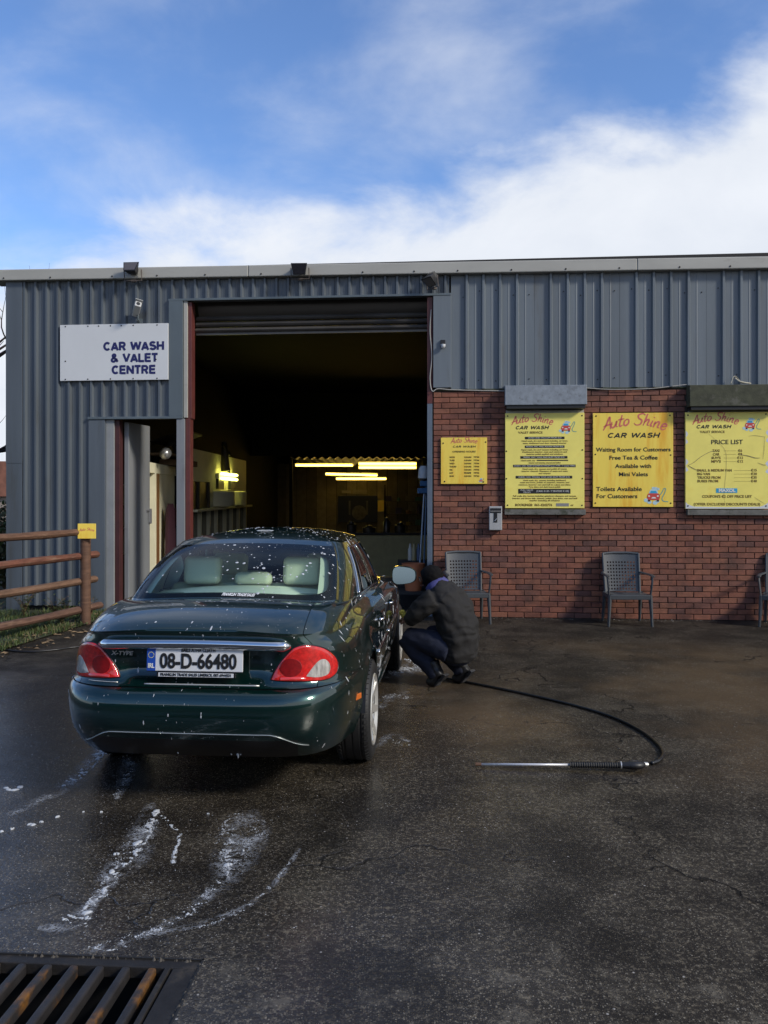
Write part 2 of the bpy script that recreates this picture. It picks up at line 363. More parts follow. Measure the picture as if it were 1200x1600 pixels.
for z in (4.45, 3.30): 
    for i in range(0, 46, 1):
        if rnd.random() < .7: bolt(1.08+i*P2+.02*rnd.random(), z+rnd.uniform(-.05, .05), -.004)
for i in range(20): bolt(-5.4+i*.72+rnd.uniform(-.1,.1), FT(-5.4+i*.72)-.125, -.112, .013)
mb.build('fixings', M_screw, B)['kind'] = 'stuff'
# shell: roof, back, sides, floor slab, upper inner wall
def shell(name, x0, x1, y0, y1, z0, z1, m):
    mb = MB(); mb.box(x0, x1, y0, y1, z0, z1); return mb.build(name, m, B)
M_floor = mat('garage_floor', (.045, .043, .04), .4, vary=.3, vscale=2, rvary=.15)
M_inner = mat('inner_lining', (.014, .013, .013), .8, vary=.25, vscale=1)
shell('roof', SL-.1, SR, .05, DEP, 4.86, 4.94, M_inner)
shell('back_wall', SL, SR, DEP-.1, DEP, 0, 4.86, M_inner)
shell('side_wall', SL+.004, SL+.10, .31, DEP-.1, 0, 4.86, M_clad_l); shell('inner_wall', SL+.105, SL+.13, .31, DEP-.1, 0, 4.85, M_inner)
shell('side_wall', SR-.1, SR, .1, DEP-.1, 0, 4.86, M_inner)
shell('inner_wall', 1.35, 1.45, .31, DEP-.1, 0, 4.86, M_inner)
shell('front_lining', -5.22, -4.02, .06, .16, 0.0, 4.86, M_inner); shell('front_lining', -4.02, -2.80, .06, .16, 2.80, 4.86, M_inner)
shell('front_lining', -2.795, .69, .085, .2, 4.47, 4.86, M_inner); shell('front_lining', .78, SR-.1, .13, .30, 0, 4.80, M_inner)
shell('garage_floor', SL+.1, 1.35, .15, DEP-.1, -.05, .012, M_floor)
# big doorway: jambs and rolled shutter
slab('shutter_guide', -2.80, -2.745, .01, .16, 2.77, 4.43, M_red); slab('shutter_guide', -2.835, -2.765, .0, .14, 0, 2.77, M_red)
slab('door_post', -2.955, -2.838, -.03, .12, 0, 2.765, M_steel)
slab('shutter_guide', .60, .675, .005, .16, 2.95, 4.43, M_red); slab('door_post', .60, .672, .0, .2, 0, 2.948, mat('blue_grey_post', (.10, .13, .17), .45, vary=.15))
mb = MB()
for i in range(3): mb.tube([(-2.74, .20+.02*i, 4.05+.088*i), (.60, .20+.02*i, 4.05+.088*i)], .055, 10, flat=.7)
mb.box(-2.74, .60, .18, .22, 3.985, 4.015); mb.build('roller_shutter', mat('shutter_slats', (.085, .078, .07), .4, vary=.3, vscale=2, metal=.3), B, smooth=40)
mb = MB(); mb.lathe([(.0, -1.67), (.16, -1.67), (.16, 1.67), (0, 1.67)], 20, Matrix.Translation((-1.07, .42, 4.42)) @ Matrix.Rotation(R(90), 4, 'Y')); mb.build('shutter_roll', mat('shutter_roll', (.12, .11, .10), .5, metal=.3), B, smooth=40)
# small doorway: reveal, frame, leaf standing open inwards
slab('door_reveal', -4.003, -3.885, .0, .14, 0, 2.765, mat('reveal_grey', (.25, .26, .26), .5, vary=.12, vscale=3, col2=(.14, .13, .12), thr=(.6, .8)))
slab('door_frame', -3.883, -3.815, .03, .16, 0, 2.765, M_maroon)
leaf = MB(); a = R(87); hx, hy = -3.765, .19
Md = Matrix.Translation((hx, hy, 0)) @ Matrix.Rotation(a, 4, 'Z')
leaf.box(0, .74, -.022, .022, .03, 2.74, M=Md); leaf_o = leaf.build('steel_door', M_steel, B, bevel=.006)
mb = MB(); mb.box(-.028, .028, -.036, .036, .03, 2.74, M=Md); mb.build('door_edge', M_steel, leaf_o, bevel=.01)
mb = MB(); mb.box(.60, .70, -.034, -.022, 1.42, 1.46, M=Md); mb.box(.71, .77, -.042, -.024, 1.24, 1.47, M=Md); mb.tube([Md @ Vector(q) for q in ((.62, -.04, 1.45), (.66, -.05, 1.42), (.66, -.05, 1.27), (.70, -.045, 1.24))], .008, 6)
mb.build('latch', mat('latch_steel', (.25, .25, .26), .4, metal=.4), leaf_o, bevel=.003)

# ------------------------------------------------------------------ brick lower wall: every brick its own piece
wall = MB(); wall.box(.685, SR, .012, .12, 0, 3.13)
M_mortar = mat('mortar', (.052, .038, .031), .9, vary=.25, vscale=8, bump=.2)
brickwall = wall.build('brick_wall', M_mortar, B)
bcols = [(.205, .074, .043), (.185, .066, .039), (.225, .088, .051), (.155, .056, .038), (.195, .080, .054), (.120, .052, .040)]
Mb = [mat('brick_red_%s' % 'abcdef'[i], c, .8, vary=.28, vscale=9, bump=.25, bscale=45, col2=(.080, .038, .028), thr=(.46, .74), dscale=1.9, coords='World') for i, c in enumerate(bcols)]
def brick_mesh(w, seed):
    q = random.Random(seed); h, ch = .0675, .004; mb = MB()
    x0, x1, z0, z1 = -w/2, w/2, -h/2, h/2
    j = lambda a=.0022: q.uniform(-a, a)
    back = [(x0+j(), 0.02, z0+j()), (x1+j(), 0.02, z0+j()), (x1+j(), 0.02, z1+j()), (x0+j(), 0.02, z1+j())]
    rim = [(x, ch*.4-.0, z) for x, _, z in back]
    fr = [(x0+ch, -.004+j(), z0+ch), (x1-ch, -.004+j(), z0+ch), (x1-ch, -.004+j(), z1-ch), (x0+ch, -.004+j(), z1-ch)]
    mb.add(back+rim+fr, [(8,9,10,11)]+[(i, (i+1) % 4, 4+(i+1) % 4, 4+i) for i in range(4)]+[(4+i, 4+(i+1) % 4, 8+(i+1) % 4, 8+i) for i in range(4)])
    return mb.mesh('brick')
full = []; half = []
for i in range(12):
    me = brick_mesh(.218, i); me.materials.append(Mb[[0,1,2,3,4,0,1,2,4,5,0,3][i]]); full.append(me)
for i in range(6):
    me = brick_mesh(.105, 50+i); me.materials.append(Mb[i % 5]); half.append(me)
covered = [(1.67, 2.74, 1.46, 3.2), (2.85, 3.915, 1.52, 2.80), (4.07, 5.18, 1.46, 3.2), (.79, 1.425, 1.835, 2.475), (1.45, 1.63, 1.2, 1.53)]
chairs_s = [(.95, 1.5), (2.9, 3.65), (4.95, 5.7)]
cells = []
for row in range(41):
    z = .038+row*.0758; off = 0 if row % 2 else -.113
    s = .690+off; 
    while s < SR-.25:
        a, b_ = max(s, .690), s+.226; w_ = b_-a-.008
        cx, cz = (a+b_-.0095)/2, z
        cov = any(x0 < a and b_ < x1 and z0 < cz-.03 and cz+.03 < z1 for x0, x1, z0, z1 in covered)
        if w_ > .06 and not cov: cells.append((cx, cz, w_))
        s += .226
vis = [c for c in cells if c[0] < 5.05 and not (c[1] < .95 and any(a < c[0] < b_ for a, b_ in chairs_s)) and c[2] > .2 and c[0] > 1.2]
vis.sort(key=lambda c: -c[0]); single = set(id(c) for c in vis[:298])
mass = MB(); mcols = []
for c in cells:
    q = rnd.random(); me = (full if c[2] > .2 else half)[int(q*(12 if c[2] > .2 else 6))]
    T = Matrix.Translation((c[0], rnd.uniform(-.003, .002), c[1])) @ Matrix.Rotation(rnd.uniform(-.006, .006), 4, 'Y')
    if id(c) in single:
        o = bpy.data.objects.new('brick', me); COL.objects.link(o); o.parent = brickwall; o.matrix_local = T
    else:
        k = bcols.index(bcols[Mb.index(me.materials[0])]); sc = 1 if c[2] > .2 else c[2]/.105
        mass.add([T @ Vector((v.co.x*sc, v.co.y, v.co.z)) for v in me.vertices], [tuple(p.vertices) for p in me.polygons], k)
mass.build('brickwork', Mb, brickwall)['kind'] = 'stuff'
# former window openings behind two boards: shutter boxes above, sills below
M_galv = mat('galvanised_box', (.20, .225, .25), .5, vary=.2, vscale=14, bump=.05, col2=(.12, .13, .14), thr=(.55, .7), dscale=9)
M_moss = mat('mossy_box', (.050, .052, .030), .85, vary=.35, vscale=9, bump=.25, bscale=50, col2=(.10, .095, .075), thr=(.52, .72), dscale=7)
for (a, b_, m, z0, z1) in ((1.66, 2.75, M_galv, 2.90, 3.175), (4.09, 5.27, M_moss, 2.86, 3.155)):
    mb = MB(); y = -.19
    vs = [(a, y, z0), (b_, y, z0), (b_, y+.02, z1-.01), (a, y+.02, z1-.01), (a, -.001, z0), (b_, -.001, z0), (b_, -.001, z1+.01), (a, -.001, z1+.01)]
    mb.add(vs, [(0,1,2,3), (3,2,6,7), (0,4,5,1), (0,3,7,4), (1,5,6,2)]); hb = mb.build('shutter_box', m, B, bevel=.006)
    slab('shutter_underside', a+.02, b_-.02, -.17, -.004, z0-.05, z0-.002, M_black)
    slab('window_sill', a-.0, b_+.0, -.075, -.0, 1.415, 1.488, mat('stone_sill', (.13, .125, .11), .85, vary=.3, vscale=7, bump=.3, col2=(.05, .055, .035), thr=(.5, .65), dscale=8))
    slab('window_frame', a+.02, b_-.02, -.030, -.006, 2.78, 2.845, M_fascia)

# ------------------------------------------------------------------ sign boards
STROKES = {
 'A': (.72, [[(0,0),(.22,.38),(.46,.95),(.54,1.0),(.56,.7),(.62,0)], [(.02,.30),(.40,.40),(.80,.40)]]),
 'u': (.58, [[(0,.52),(-.02,.12),(.12,0),(.30,.16),(.42,.54),(.38,.12),(.54,.04)]]),
 't': (.44, [[(.22,.95),(.10,.15),(.2,0),(.36,.10)], [(-.06,.56),(.44,.62)]]),
 'o': (.56, [[(.28,.54),(.06,.40),(.05,.10),(.22,0),(.42,.2),(.38,.48),(.20,.55)]]),
 'S': (.74, [[(.72,.86),(.46,1.0),(.14,.86),(.22,.60),(.52,.40),(.46,.08),(.14,0),(-.08,.16)]]),
 'h': (.56, [[(.10,1.05),(.0,0)], [(.02,.25),(.22,.54),(.36,.48),(.32,.10),(.48,.04)]]),
 'i': (.30, [[(.10,.54),(.04,.10),(.2,.04)], [(.14,.78),(.16,.84)]]),
 'n': (.58, [[(.02,.54),(.0,0)], [(.01,.28),(.22,.54),(.36,.46),(.34,.08),(.5,.03)]]),
 'e': (.52, [[(.06,.26),(.40,.34),(.30,.54),(.10,.48),(.02,.18),(.2,0),(.44,.14)]])}
def ribbon(mb, pts, w, y, taper=True, n=5):
    P = smoothpath([(x, 0, z) for x, z in pts], n); b = len(mb.v)
    for i, p in enumerate(P):
        d = (P[min(i+1, len(P)-1)]-P[max(i-1, 0)]).normalized(); nn = Vector((-d.z, 0, d.x)); t = i/(len(P)-1)
        ww = w*(.55+.45*math.sin(math.pi*min(1, t*1.0+.05))) if taper else w
        for sg in (-1, 1): q = p+nn*ww*sg; mb.v.append((q.x, y, q.z))
    for i in range(len(P)-1): mb.face((b+2*i, b+2*i+1, b+2*i+3, b+2*i+2))
def script_title(parent, cx, cz, width, y, m, arch=.12):
    word = 'Auto Shine'; adv = [STROKES[c][0] if c != ' ' else .42 for c in word]; tot = sum(adv); k = width/tot; x = -tot/2; mb = MB()
    for c, a in zip(word, adv):
        if c != ' ':
            u = (x+a/2)/(tot/2); dz = arch*width*(1-u*u)-arch*width*.5; rot = -u*arch*2.0
            for st in STROKES[c][1]:
                pts = []
                for px, pz in st:
                    lx, lz = (px-a/2)+pz*.22, pz-.3; pts.append((cx+(x+a/2+lx*math.cos(rot)-lz*math.sin(rot))*k, cz+dz+(lx*math.sin(rot)+lz*math.cos(rot))*k))
                ribbon(mb, pts, .078*k, y)
        x += a
    return mb.build('lettering', m, parent)
def arc(cx, cz, rx, rz, a0, a1, n=12): return [(cx+rx*math.cos(R(a0+(a1-a0)*i/n)), cz+rz*math.sin(R(a0+(a1-a0)*i/n))) for i in range(n+1)]
BLOCK = {'C': (.80, [arc(.42, .5, .31, .40, 42, 318, 16)]), 'A': (.82, [[(.07,0),(.41,.93)], [(.75,0),(.41,.93)], [(.20,.28),(.62,.28)]]),
 'R': (.80, [[(.12,0),(.12,1)], [(.12,.90),(.42,.90)]+arc(.42, .68, .22, .22, 80, -80, 8)+[(.12,.46)], [(.42,.46),(.68,0)]]),
 'W': (1.14, [[(.06,1),(.30,.06)], [(.30,.06),(.57,.92)], [(.57,.92),(.84,.06)], [(.84,.06),(1.08,1)]]),
 'S': (.76, [arc(.38, .70, .25, .21, 25, 215, 10)+arc(.39, .30, .27, .21, 65, -165, 12)]), 'H': (.82, [[(.12,0),(.12,1)], [(.70,0),(.70,1)], [(.12,.51),(.70,.51)]]),
 '&': (.86, [[(.80,.05),(.26,.66)]+arc(.38, .77, .15, .15, 200, -30, 8)+[(.22,.42)]+arc(.32, .25, .20, .18, 140, 300, 7)+[(.62,.26),(.70,.45)]]),
 'V': (.80, [[(.06,1),(.40,.06)], [(.40,.06),(.74,1)]]), 'L': (.66, [[(.12,1),(.12,0)], [(.12,.09),(.64,.09)]]), 'E': (.72, [[(.12,1),(.12,0)], [(.12,.91),(.68,.91)], [(.12,.51),(.64,.51)], [(.12,.09),(.69,.09)]]),
 'T': (.70, [[(.35,.9),(.35,0)], [(.02,.91),(.68,.91)]]), 'N': (.84, [[(.12,0),(.12,1)], [(.12,.94),(.72,.06)], [(.72,0),(.72,1)]])}
def block_text(tx, parent, cx, cz, width, h, y, m, sl=0.0, sw=.098, gap=.05, word=.46):
    tot = sum(BLOCK[c][0]+gap if c != ' ' else word for c in tx)-gap; k = width/tot; x = -tot/2; mb = MB(); dy = 0
    for c in tx:
        if c == ' ': x += word; continue
        for st in BLOCK[c][1]:
            P = [Vector((cx+(x+px)*k+pz*h*sl, 0, cz+(pz-.5)*h)) for px, pz in st]; b = len(mb.v)
            for i, p in enumerate(P):
                d0 = (p-P[i-1]).normalized() if i else None; d1 = (P[i+1]-p).normalized() if i < len(P)-1 else None
                d = ((d0 or d1)+(d1 or d0)).normalized(); n_ = Vector((-d.z, 0, d.x)); wx = sw*(h if abs(h/k) < 1.4 else k*1.1)
                if d0 and d1: wx /= max(.5, n_.dot(Vector((-d0.z, 0, d0.x))))
                for sg in (-1, 1): q_ = p+n_*wx*sg; mb.v.append((q_.x, y-dy, q_.z))
            for i in range(len(P)-1): mb.face((b+2*i, b+2*i+1, b+2*i+3, b+2*i+2))
            dy = (dy+.00012) % .0011
        x += BLOCK[c][0]+gap
    return mb.build('lettering', m, parent)
M_sky_ink = mat('pale_blue_print', (.45, .62, .66), .5); M_teal = mat('teal_print', (.12, .33, .30), .5); M_pale = mat('white_print', (.70, .70, .64), .5)
M_cyan = mat('cyan_print', (.03, .33, .55), .5); M_redprint = mat('red_print', (.55, .06, .05), .5); M_greybar = mat('grey_overpaint', (.24, .23, .22), .6, vary=.1)
def plate_poly(mb, poly, y, m=0):
    b = len(mb.v); mb.v += [(x, y, z) for x, z in poly]; mb.face(range(b, b+len(poly)), m)
def car_emblem(parent, cx, cz, k, y):
    """small printed emblem: plain red car washed by a blue green hose"""
    mb = MB(); E_ = lambda pts: [(cx+x*k, cz+z*k) for x, z in pts]
    el = lambda x, z, rx, rz, n=14: E_([(x+rx*math.cos(2*math.pi*i/n), z+rz*math.sin(2*math.pi*i/n)) for i in range(n)])
    for x, z, r in ((.15,.62,.16), (-.05,.66,.12), (.35,.58,.12), (-.6,-.35,.2), (-.35,-.5,.18), (.1,-.55,.2), (.3,-.42,.16)): plate_poly(mb, el(x, z, r, r*.8), y, 2)
    plate_poly(mb, E_([(-.42,.15),(-.30,.50),(-.15,.56),(.15,.56),(.28,.50),(.36,.15)]), y-.0005, 2)
    plate_poly(mb, E_([(-.33,.17),(-.24,.43),(.19,.43),(.27,.17)]), y-.0009, 3)
    plate_poly(mb, E_([(-.55,-.10),(-.50,.12),(-.40,.22),(.34,.22),(.46,.12),(.50,-.10),(.42,-.32),(-.46,-.32)]), y-.0013, 0)
    plate_poly(mb, E_([(-.22,-.2),(-.12,-.08),(.10,-.08),(.2,-.2)]), y-.0017, 4); 
    for x in (-.38, .32): plate_poly(mb, el(x, .0, .08, .07), y-.0017, 4); plate_poly(mb, E_([(x-.1,-.45),(x+.1,-.45),(x+.1,-.31),(x-.1,-.31)]), y-.0005, 5)
    ribbon(mb, E_([(.45,.05),(.65,.30),(.82,.62),(.95,.58),(.86,.25),(.66,-.2),(.78,-.42),(1.15,-.46)]), .032*k, y-.0003, False)
    nb = len(mb.f); 
    for i in range(nb-35, nb): mb.mi[i] = 1
    return mb.build('emblem', [M_redprint, M_teal, M_sky_ink, M_cyan, M_pale, M_ink], parent)
def board(name, label, s0, s1, z0, z1, m, y=-.03, t=.012, group='yellow car wash sign boards', screws=()):
    cs, cz = (s0+s1)/2, (z0+z1)/2; W_, H_ = s1-s0, z1-z0
    th = thing(name, label, 'sign', wl(cs, y, cz), -TH, group)
    mb = MB(); mb.box(-W_/2, W_/2, -t, .002 if y > -.05 else .03, -H_/2, H_/2); mb.build('panel', m, th, bevel=.002)
    mb = MB()
    for fx, fz in screws: mb.lathe([(0, -.006), (.008, -.005), (.011, 0)], 8, Matrix.Translation((-W_/2+fx*W_, -t, H_/2-fz*H_)) @ Matrix.Rotation(R(-90), 4, 'X'))
    if screws: mb.build('screws', M_screw, th)['kind'] = 'stuff'
    return th, W_, H_, -t-.0015
def fill(th, W_, H_, y, rows, base=.011):
    """rows: text, centre x fraction, y fraction from the top, width fraction, height fraction, ink, bold, shear, align"""
    for tx, fx, fz, fw, fh, m, bold, sh, al in rows:
        x = -W_/2+fx*W_
        text(tx, th, (x, y, H_/2-fz*H_), fh*H_*1.38, m, fw*W_ if fw else None, al, bold, sh)
SC4 = [(.03,.03),(.97,.03),(.03,.97),(.97,.97)]
# white board over the small doorway
th, W_, H_, y = board('wall_sign', 'white rectangular board lettered CAR WASH & VALET CENTRE in navy', -4.656, -3.066, 3.318, 4.118, M_white, -.052, group=None,
    screws=[(.05,.03),(.26,.03),(.36,.03),(.47,.03),(.57,.03),(.68,.03),(.9,.03),(.05,.65),(.05,.975),(.26,.975),(.47,.975),(.68,.975),(.9,.975),(.89,.64)])
for tx, fx, fz, fw in (('CAR WASH', .685, .395, .56), ('& VALET', .690, .605, .435), ('CENTRE', .685, .815, .405)): block_text(tx, th, (-.5+fx)*W_, H_/2-fz*H_, fw*W_, .150*H_, y, M_navy_ink, sw=.138)
# opening hours
th, W_, H_, y = board('sign_board', 'smallest square yellow wall sign listing OPENING HOURS by weekday', .791, 1.424, 1.837, 2.475, M_yel_o, -.018, screws=[(.05,.12),(.97,.10),(.08,.95),(.92,.96)])
block_text('CAR WASH', th, (-.5+.5)*W_, H_/2-.195*H_, .50*W_, .042*H_, y, M_ink, sl=.35, sw=.120); script_title(th, .0, H_/2-.085*H_, .58*W_, y, M_redink, .05)
rows = [('OPENING HOURS', .5, .305, .50, .036, M_faded, .001, .1, 'CENTER')]
for i, d in enumerate(('MON', 'TUES', 'WED', 'THURS', 'FRI', 'SAT', 'SUN')):
    rows += [(d, .19, .425+.068*i, None, .034, M_faded, .001, 0, 'LEFT'), ('10AM' if d != 'SAT' else '9AM', .58, .425+.068*i, .15, .034, M_faded if d != 'SAT' else M_ink, .001, 0, 'CENTER'), ('7PM', .77, .425+.068*i, .12, .034, M_faded, .001, 0, 'CENTER')]
fill(th, W_, H_, y, rows); car_emblem(th, .37*W_, -.425*H_, .055*W_*1.2, y)
# valet service
th, W_, H_, y = board('sign_board', 'tall yellow sign with black heading bars, VALET SERVICE price board under grey shutter box', 1.669, 2.732, 1.505, 2.80, M_yel, -.055, screws=SC4+[(.015,.4),(.975,.39),(.015,.69),(.975,.69)])
block_text('CAR WASH', th, (-.5+.335)*W_, H_/2-.152*H_, .42*W_, .036*H_, y, M_ink, sl=.35, sw=.120); script_title(th, -.16*W_, H_/2-.085*H_, .53*W_, y, M_redink, .10)
rows = [('VALET SERVICE', .32, .205, .31, .022, M_faded, .001, 0, 'CENTER')]
bars = [(.262, .50, .026, 'WASH AND VACUUM FROM €20', .42), (.354, .50, .026, 'WASH, VAC AND POLISH FROM €25', .47), (.466, .595, .026, 'WASH, VAC, WAX AND BUFF FROM €35', .52),
        (.556, .79, .027, 'WASH, VAC AND SHAMPOO FROM (cars €70 / 7 seater €90)', .77), (.674, .715, .028, 'WASH, VAC, POLISH, WAX AND BUFF FROM €70', .65)]
mbb = MB(); cxs = [.5, .5, .49, .495, .49]
for (fz, fw, fh, tx, tw), cx in zip(bars, cxs):
    mbb.box((-.5+cx-fw/2)*W_, (-.5+cx+fw/2)*W_, y-.0005, y+.001, H_/2-(fz+fh/2)*H_, H_/2-(fz-fh/2)*H_)
    text(tx, th, ((-.5+cx)*W_, y-.002, H_/2-fz*H_), .021*H_, M_pale, tw*W_)
fz = .822; mbb.box(-.335*W_, .325*W_, y-.0005, y+.001, H_/2-.847*H_, H_/2-.797*H_)
mbb.box(-.10*W_, .295*W_, y-.0005, y+.001, H_/2-.503*H_, H_/2-.492*H_)
mbb.build('heading_bars', M_ink, th)
text('FULL VALET', th, (-.225*W_, y-.002, H_/2-.812*H_), .022*H_, M_pale, .16*W_); text('FROM', th, (-.225*W_, y-.002, H_/2-.834*H_), .022*H_, M_pale, .085*W_)
text('(CARS €120 / 7 SEATERS €150)', th, (.10*W_, y-.002, H_/2-.822*H_), .026*H_, M_pale, .41*W_)
small = [(.293, .58, 'Hand wash, dry and vacuum including car boot,'), (.317, .55, 'mats, dashboard and door cleaned interior'), (.386, .59, 'Hand wash, dry and vacuum including car boot,'), (.409, .56, 'Dashboard, interior, mats and windows and'), (.432, .46, 'exterior polish applied and windows'),
         (.523, .40, 'interior and including cleaned and buffed'), (.588, .56, 'Hand wash, dry, vacuum and polish all round,'), (.611, .58, 'interior cleaned. Shampoo of seats and mats'), (.634, .15, 'and carpets'),
         (.708, .54, 'Hand wash, dry, vacuum, including dashboard,'), (.730, .62, 'mats and boot, polish of exterior, interior and'), (.754, .66, 'windows. Exterior wax and buff to a gloss and shine.'), (.777, .40, 'Tyre shine and dash board polish'),
         (.872, .80, 'Full wash, dry, vacuum including upholstery shampoo and carpets.'), (.897, .82, 'Interior and doors fully cleaned, polish, tyre shine, wax and buff'), (.920, .38, 'interior including all windows')]
rows += [(t_, .5, fz, fw, .0155, M_faded, .0004, 0, 'CENTER') for fz, fw, t_ in small]
rows += [('Hand wash, dry', .29, .499, .18, .0155, M_faded, .0004, 0, 'CENTER'), ('BOOKINGS:  061-4242776', .36, .967, .47, .025, M_faded, .0015, .05, 'CENTER'), ('or', .845, .967, None, .022, M_faded, .001, 0, 'CENTER')]
fill(th, W_, H_, y, rows); car_emblem(th, .27*W_, .345*H_, .115*W_, y)
mbb = MB(); mbb.box(.145*W_, .305*W_, y-.0008, y+.001, -H_/2+.02*H_, -H_/2+.052*H_); mbb.build('overpaint', M_greybar, th)
# waiting room
th, W_, H_, y = board('sign_board', 'orange weathered yellow sign reading Waiting Room for Customers between the shutter boxes', 2.852, 3.913, 1.524, 2.795, M_yel_o, -.018, screws=[(.04,.03),(.96,.03),(.03,.96),(.97,.96),(.03,.44),(.97,.45)])
block_text('CAR WASH', th, (-.5+.5)*W_, H_/2-.238*H_, .65*W_, .052*H_, y, M_ink, sl=.35, sw=.120); script_title(th, .02*W_, H_/2-.125*H_, .80*W_, y, M_redink, .10)
fill(th, W_, H_, y, [('Waiting Room for Customers', .505, .392, .93, .043, M_ink, .0012, 0, 'CENTER'), ('Free Tea & Coffee', .505, .478, .60, .043, M_ink, .0012, 0, 'CENTER'),
   ('Available with', .505, .568, .45, .043, M_ink, .0012, 0, 'CENTER'), ('Mini Valets', .505, .655, .36, .043, M_ink, .0012, 0, 'CENTER'), ('Toilets Available', .04, .812, None, .045, M_ink, .0012, 0, 'LEFT'), ('For Customers', .04, .888, None, .045, M_ink, .0012, 0, 'LEFT')])
for o in list(th.children): 
    if o.type == 'FONT' and o.data.body in ('Toilets Available', 'For Customers'): TEXTFIT.append((o, {'T': .57, 'F': .51}[o.data.body[0]]*W_))
car_emblem(th, .26*W_, -.385*H_, .155*W_, y)
# price list
th, W_, H_, y = board('sign_board', 'cracked yellow PRICE LIST sign with pale edges under mossy shutter box', 4.065, 5.139, 1.50, 2.793, M_yel, -.055, screws=[(.03,.03),(.97,.025),(.03,.97),(.97,.97)])
mbb = MB()
for sx in (-1, 1): plate_poly(mbb, [(sx*W_*.5*.995, -H_/2*.995), (sx*W_*.5*.995, -H_/2*.86), (sx*W_*.475, -H_/2*.90), (sx*W_*.44, -H_/2*.93), (sx*W_*.40, -H_/2*.955), (0, -H_/2*.965), (0, -H_/2*.995)], y+.0012)
for sx, zz, r in ((-1, .24, .05), (-1, -.05, .055), (1, .25, .05), (1, -.07, .06)): plate_poly(mbb, [(sx*(W_*.497-(.5+.5*math.sin(i*1.3))*r*W_*.6*(1 if 0 < i < 8 else 0)), zz*H_-.07*H_+.0175*i*H_) for i in range(9)], y+.0011)
mbb.build('bare_edge', M_white, th)
block_text('CAR WASH', th, (-.5+.335)*W_, H_/2-.150*H_, .42*W_, .036*H_, y, M_ink, sl=.35, sw=.120); script_title(th, -.14*W_, H_/2-.085*H_, .56*W_, y, M_redink, .11)
rows = [('VALET SERVICE', .325, .205, .30, .024, M_faded, .001, 0, 'CENTER'), ('PRICE LIST', .5, .312, .38, .046, M_ink, .0008, 0, 'CENTER'),
   ('TAXI', .37, .400, .085, .026, M_faded, .0012, 0, 'CENTER'), ('CAR', .37, .437, .08, .026, M_faded, .0012, 0, 'CENTER'), ("SUV'S", .37, .474, .11, .026, M_faded, .0012, 0, 'CENTER'), ("MPV'S", .37, .511, .115, .026, M_faded, .0012, 0, 'CENTER'),
   ('€6', .66, .400, None, .026, M_faded, .001, 0, 'CENTER'), ('€8', .66, .437, None, .026, M_faded, .001, 0, 'CENTER'), ('€12', .66, .474, None, .026, M_faded, .001, 0, 'CENTER'), ('€12', .66, .511, None, .026, M_faded, .001, 0, 'CENTER'),
   ('SMALL & MEDIUM VAN', .35, .603, .42, .026, M_faded, .0012, 0, 'CENTER'), ('BIG VAN', .22, .640, .155, .026, M_faded, .0012, 0, 'CENTER'), ('TRUCKS FROM', .285, .677, .28, .026, M_faded, .0012, 0, 'CENTER'), ('BUSES FROM', .27, .714, .25, .026, M_faded, .0012, 0, 'CENTER'),
   ('€15', .825, .603, None, .026, M_faded, .001, 0, 'CENTER'), ('€20', .825, .640, None, .026, M_faded, .001, 0, 'CENTER'), ('€35', .825, .677, None, .026, M_faded, .001, 0, 'CENTER'), ('€40', .825, .714, None, .026, M_faded, .001, 0, 'CENTER'),
   ("COUPON'S €2 OFF PRICE LIST", .5, .873, .60, .027, M_faded, .0012, 0, 'CENTER'), ('(OFFER EXCLUDES DISCOUNTS DEALS)', .5, .953, .80, .027, M_faded, .0012, 0, 'CENTER')]
fill(th, W_, H_, y, rows)
mbb = MB()
for fz in (.400, .437, .474, .511): mbb.box(-.04*W_, .11*W_, y-.0004, y+.001, H_/2-(fz+.0018)*H_, H_/2-fz*H_)
for fz in (.603, .640, .677, .714): mbb.box(.085*W_, .28*W_, y-.0004, y+.001, H_/2-(fz+.0018)*H_, H_/2-fz*H_)
mbb.build('price_rules', M_faded, th)
mbb = MB(); mbb.box(-.13*W_, .125*W_, y-.0008, y+.001, H_/2-.835*H_, H_/2-.788*H_); mbb.build('blue_label', M_cyan, th)
text('MAXOL', th, (0, y-.0024, H_/2-.812*H_), .046*H_, M_pale, .20*W_, bold=.003)
car_emblem(th, .28*W_, .365*H_, .115*W_, y)
mbb = MB(); U = lambda fx, fz: ((fx-.5)*W_, (.5-fz)*H_)
for pts, wd in (([(.03,.55),(.10,.52),(.19,.46),(.30,.41),(.36,.405)], .003), ([(.03,.55),(.08,.575),(.14,.60)], .004), ([(.66,.44),(.76,.455),(.84,.475),(.90,.475)], .004), ([(.97,.55),(.93,.545),(.87,.525)], .003),
                ([(.48,.95),(.465,.86),(.475,.74),(.49,.60),(.48,.40),(.34,.27),(.28,.22)], .0017), ([(.96,.26),(.84,.245),(.76,.25)], .002), ([(.95,.26),(.945,.40),(.93,.49)], .002), ([(.83,.88),(.90,.92),(.95,.945)], .002)):
    ribbon(mbb, [U(*p) for p in pts], wd, y-.0026)
mbb.build('crack', mat('crack_line', (.20, .16, .09), .8, vary=.4, vscale=20), th)
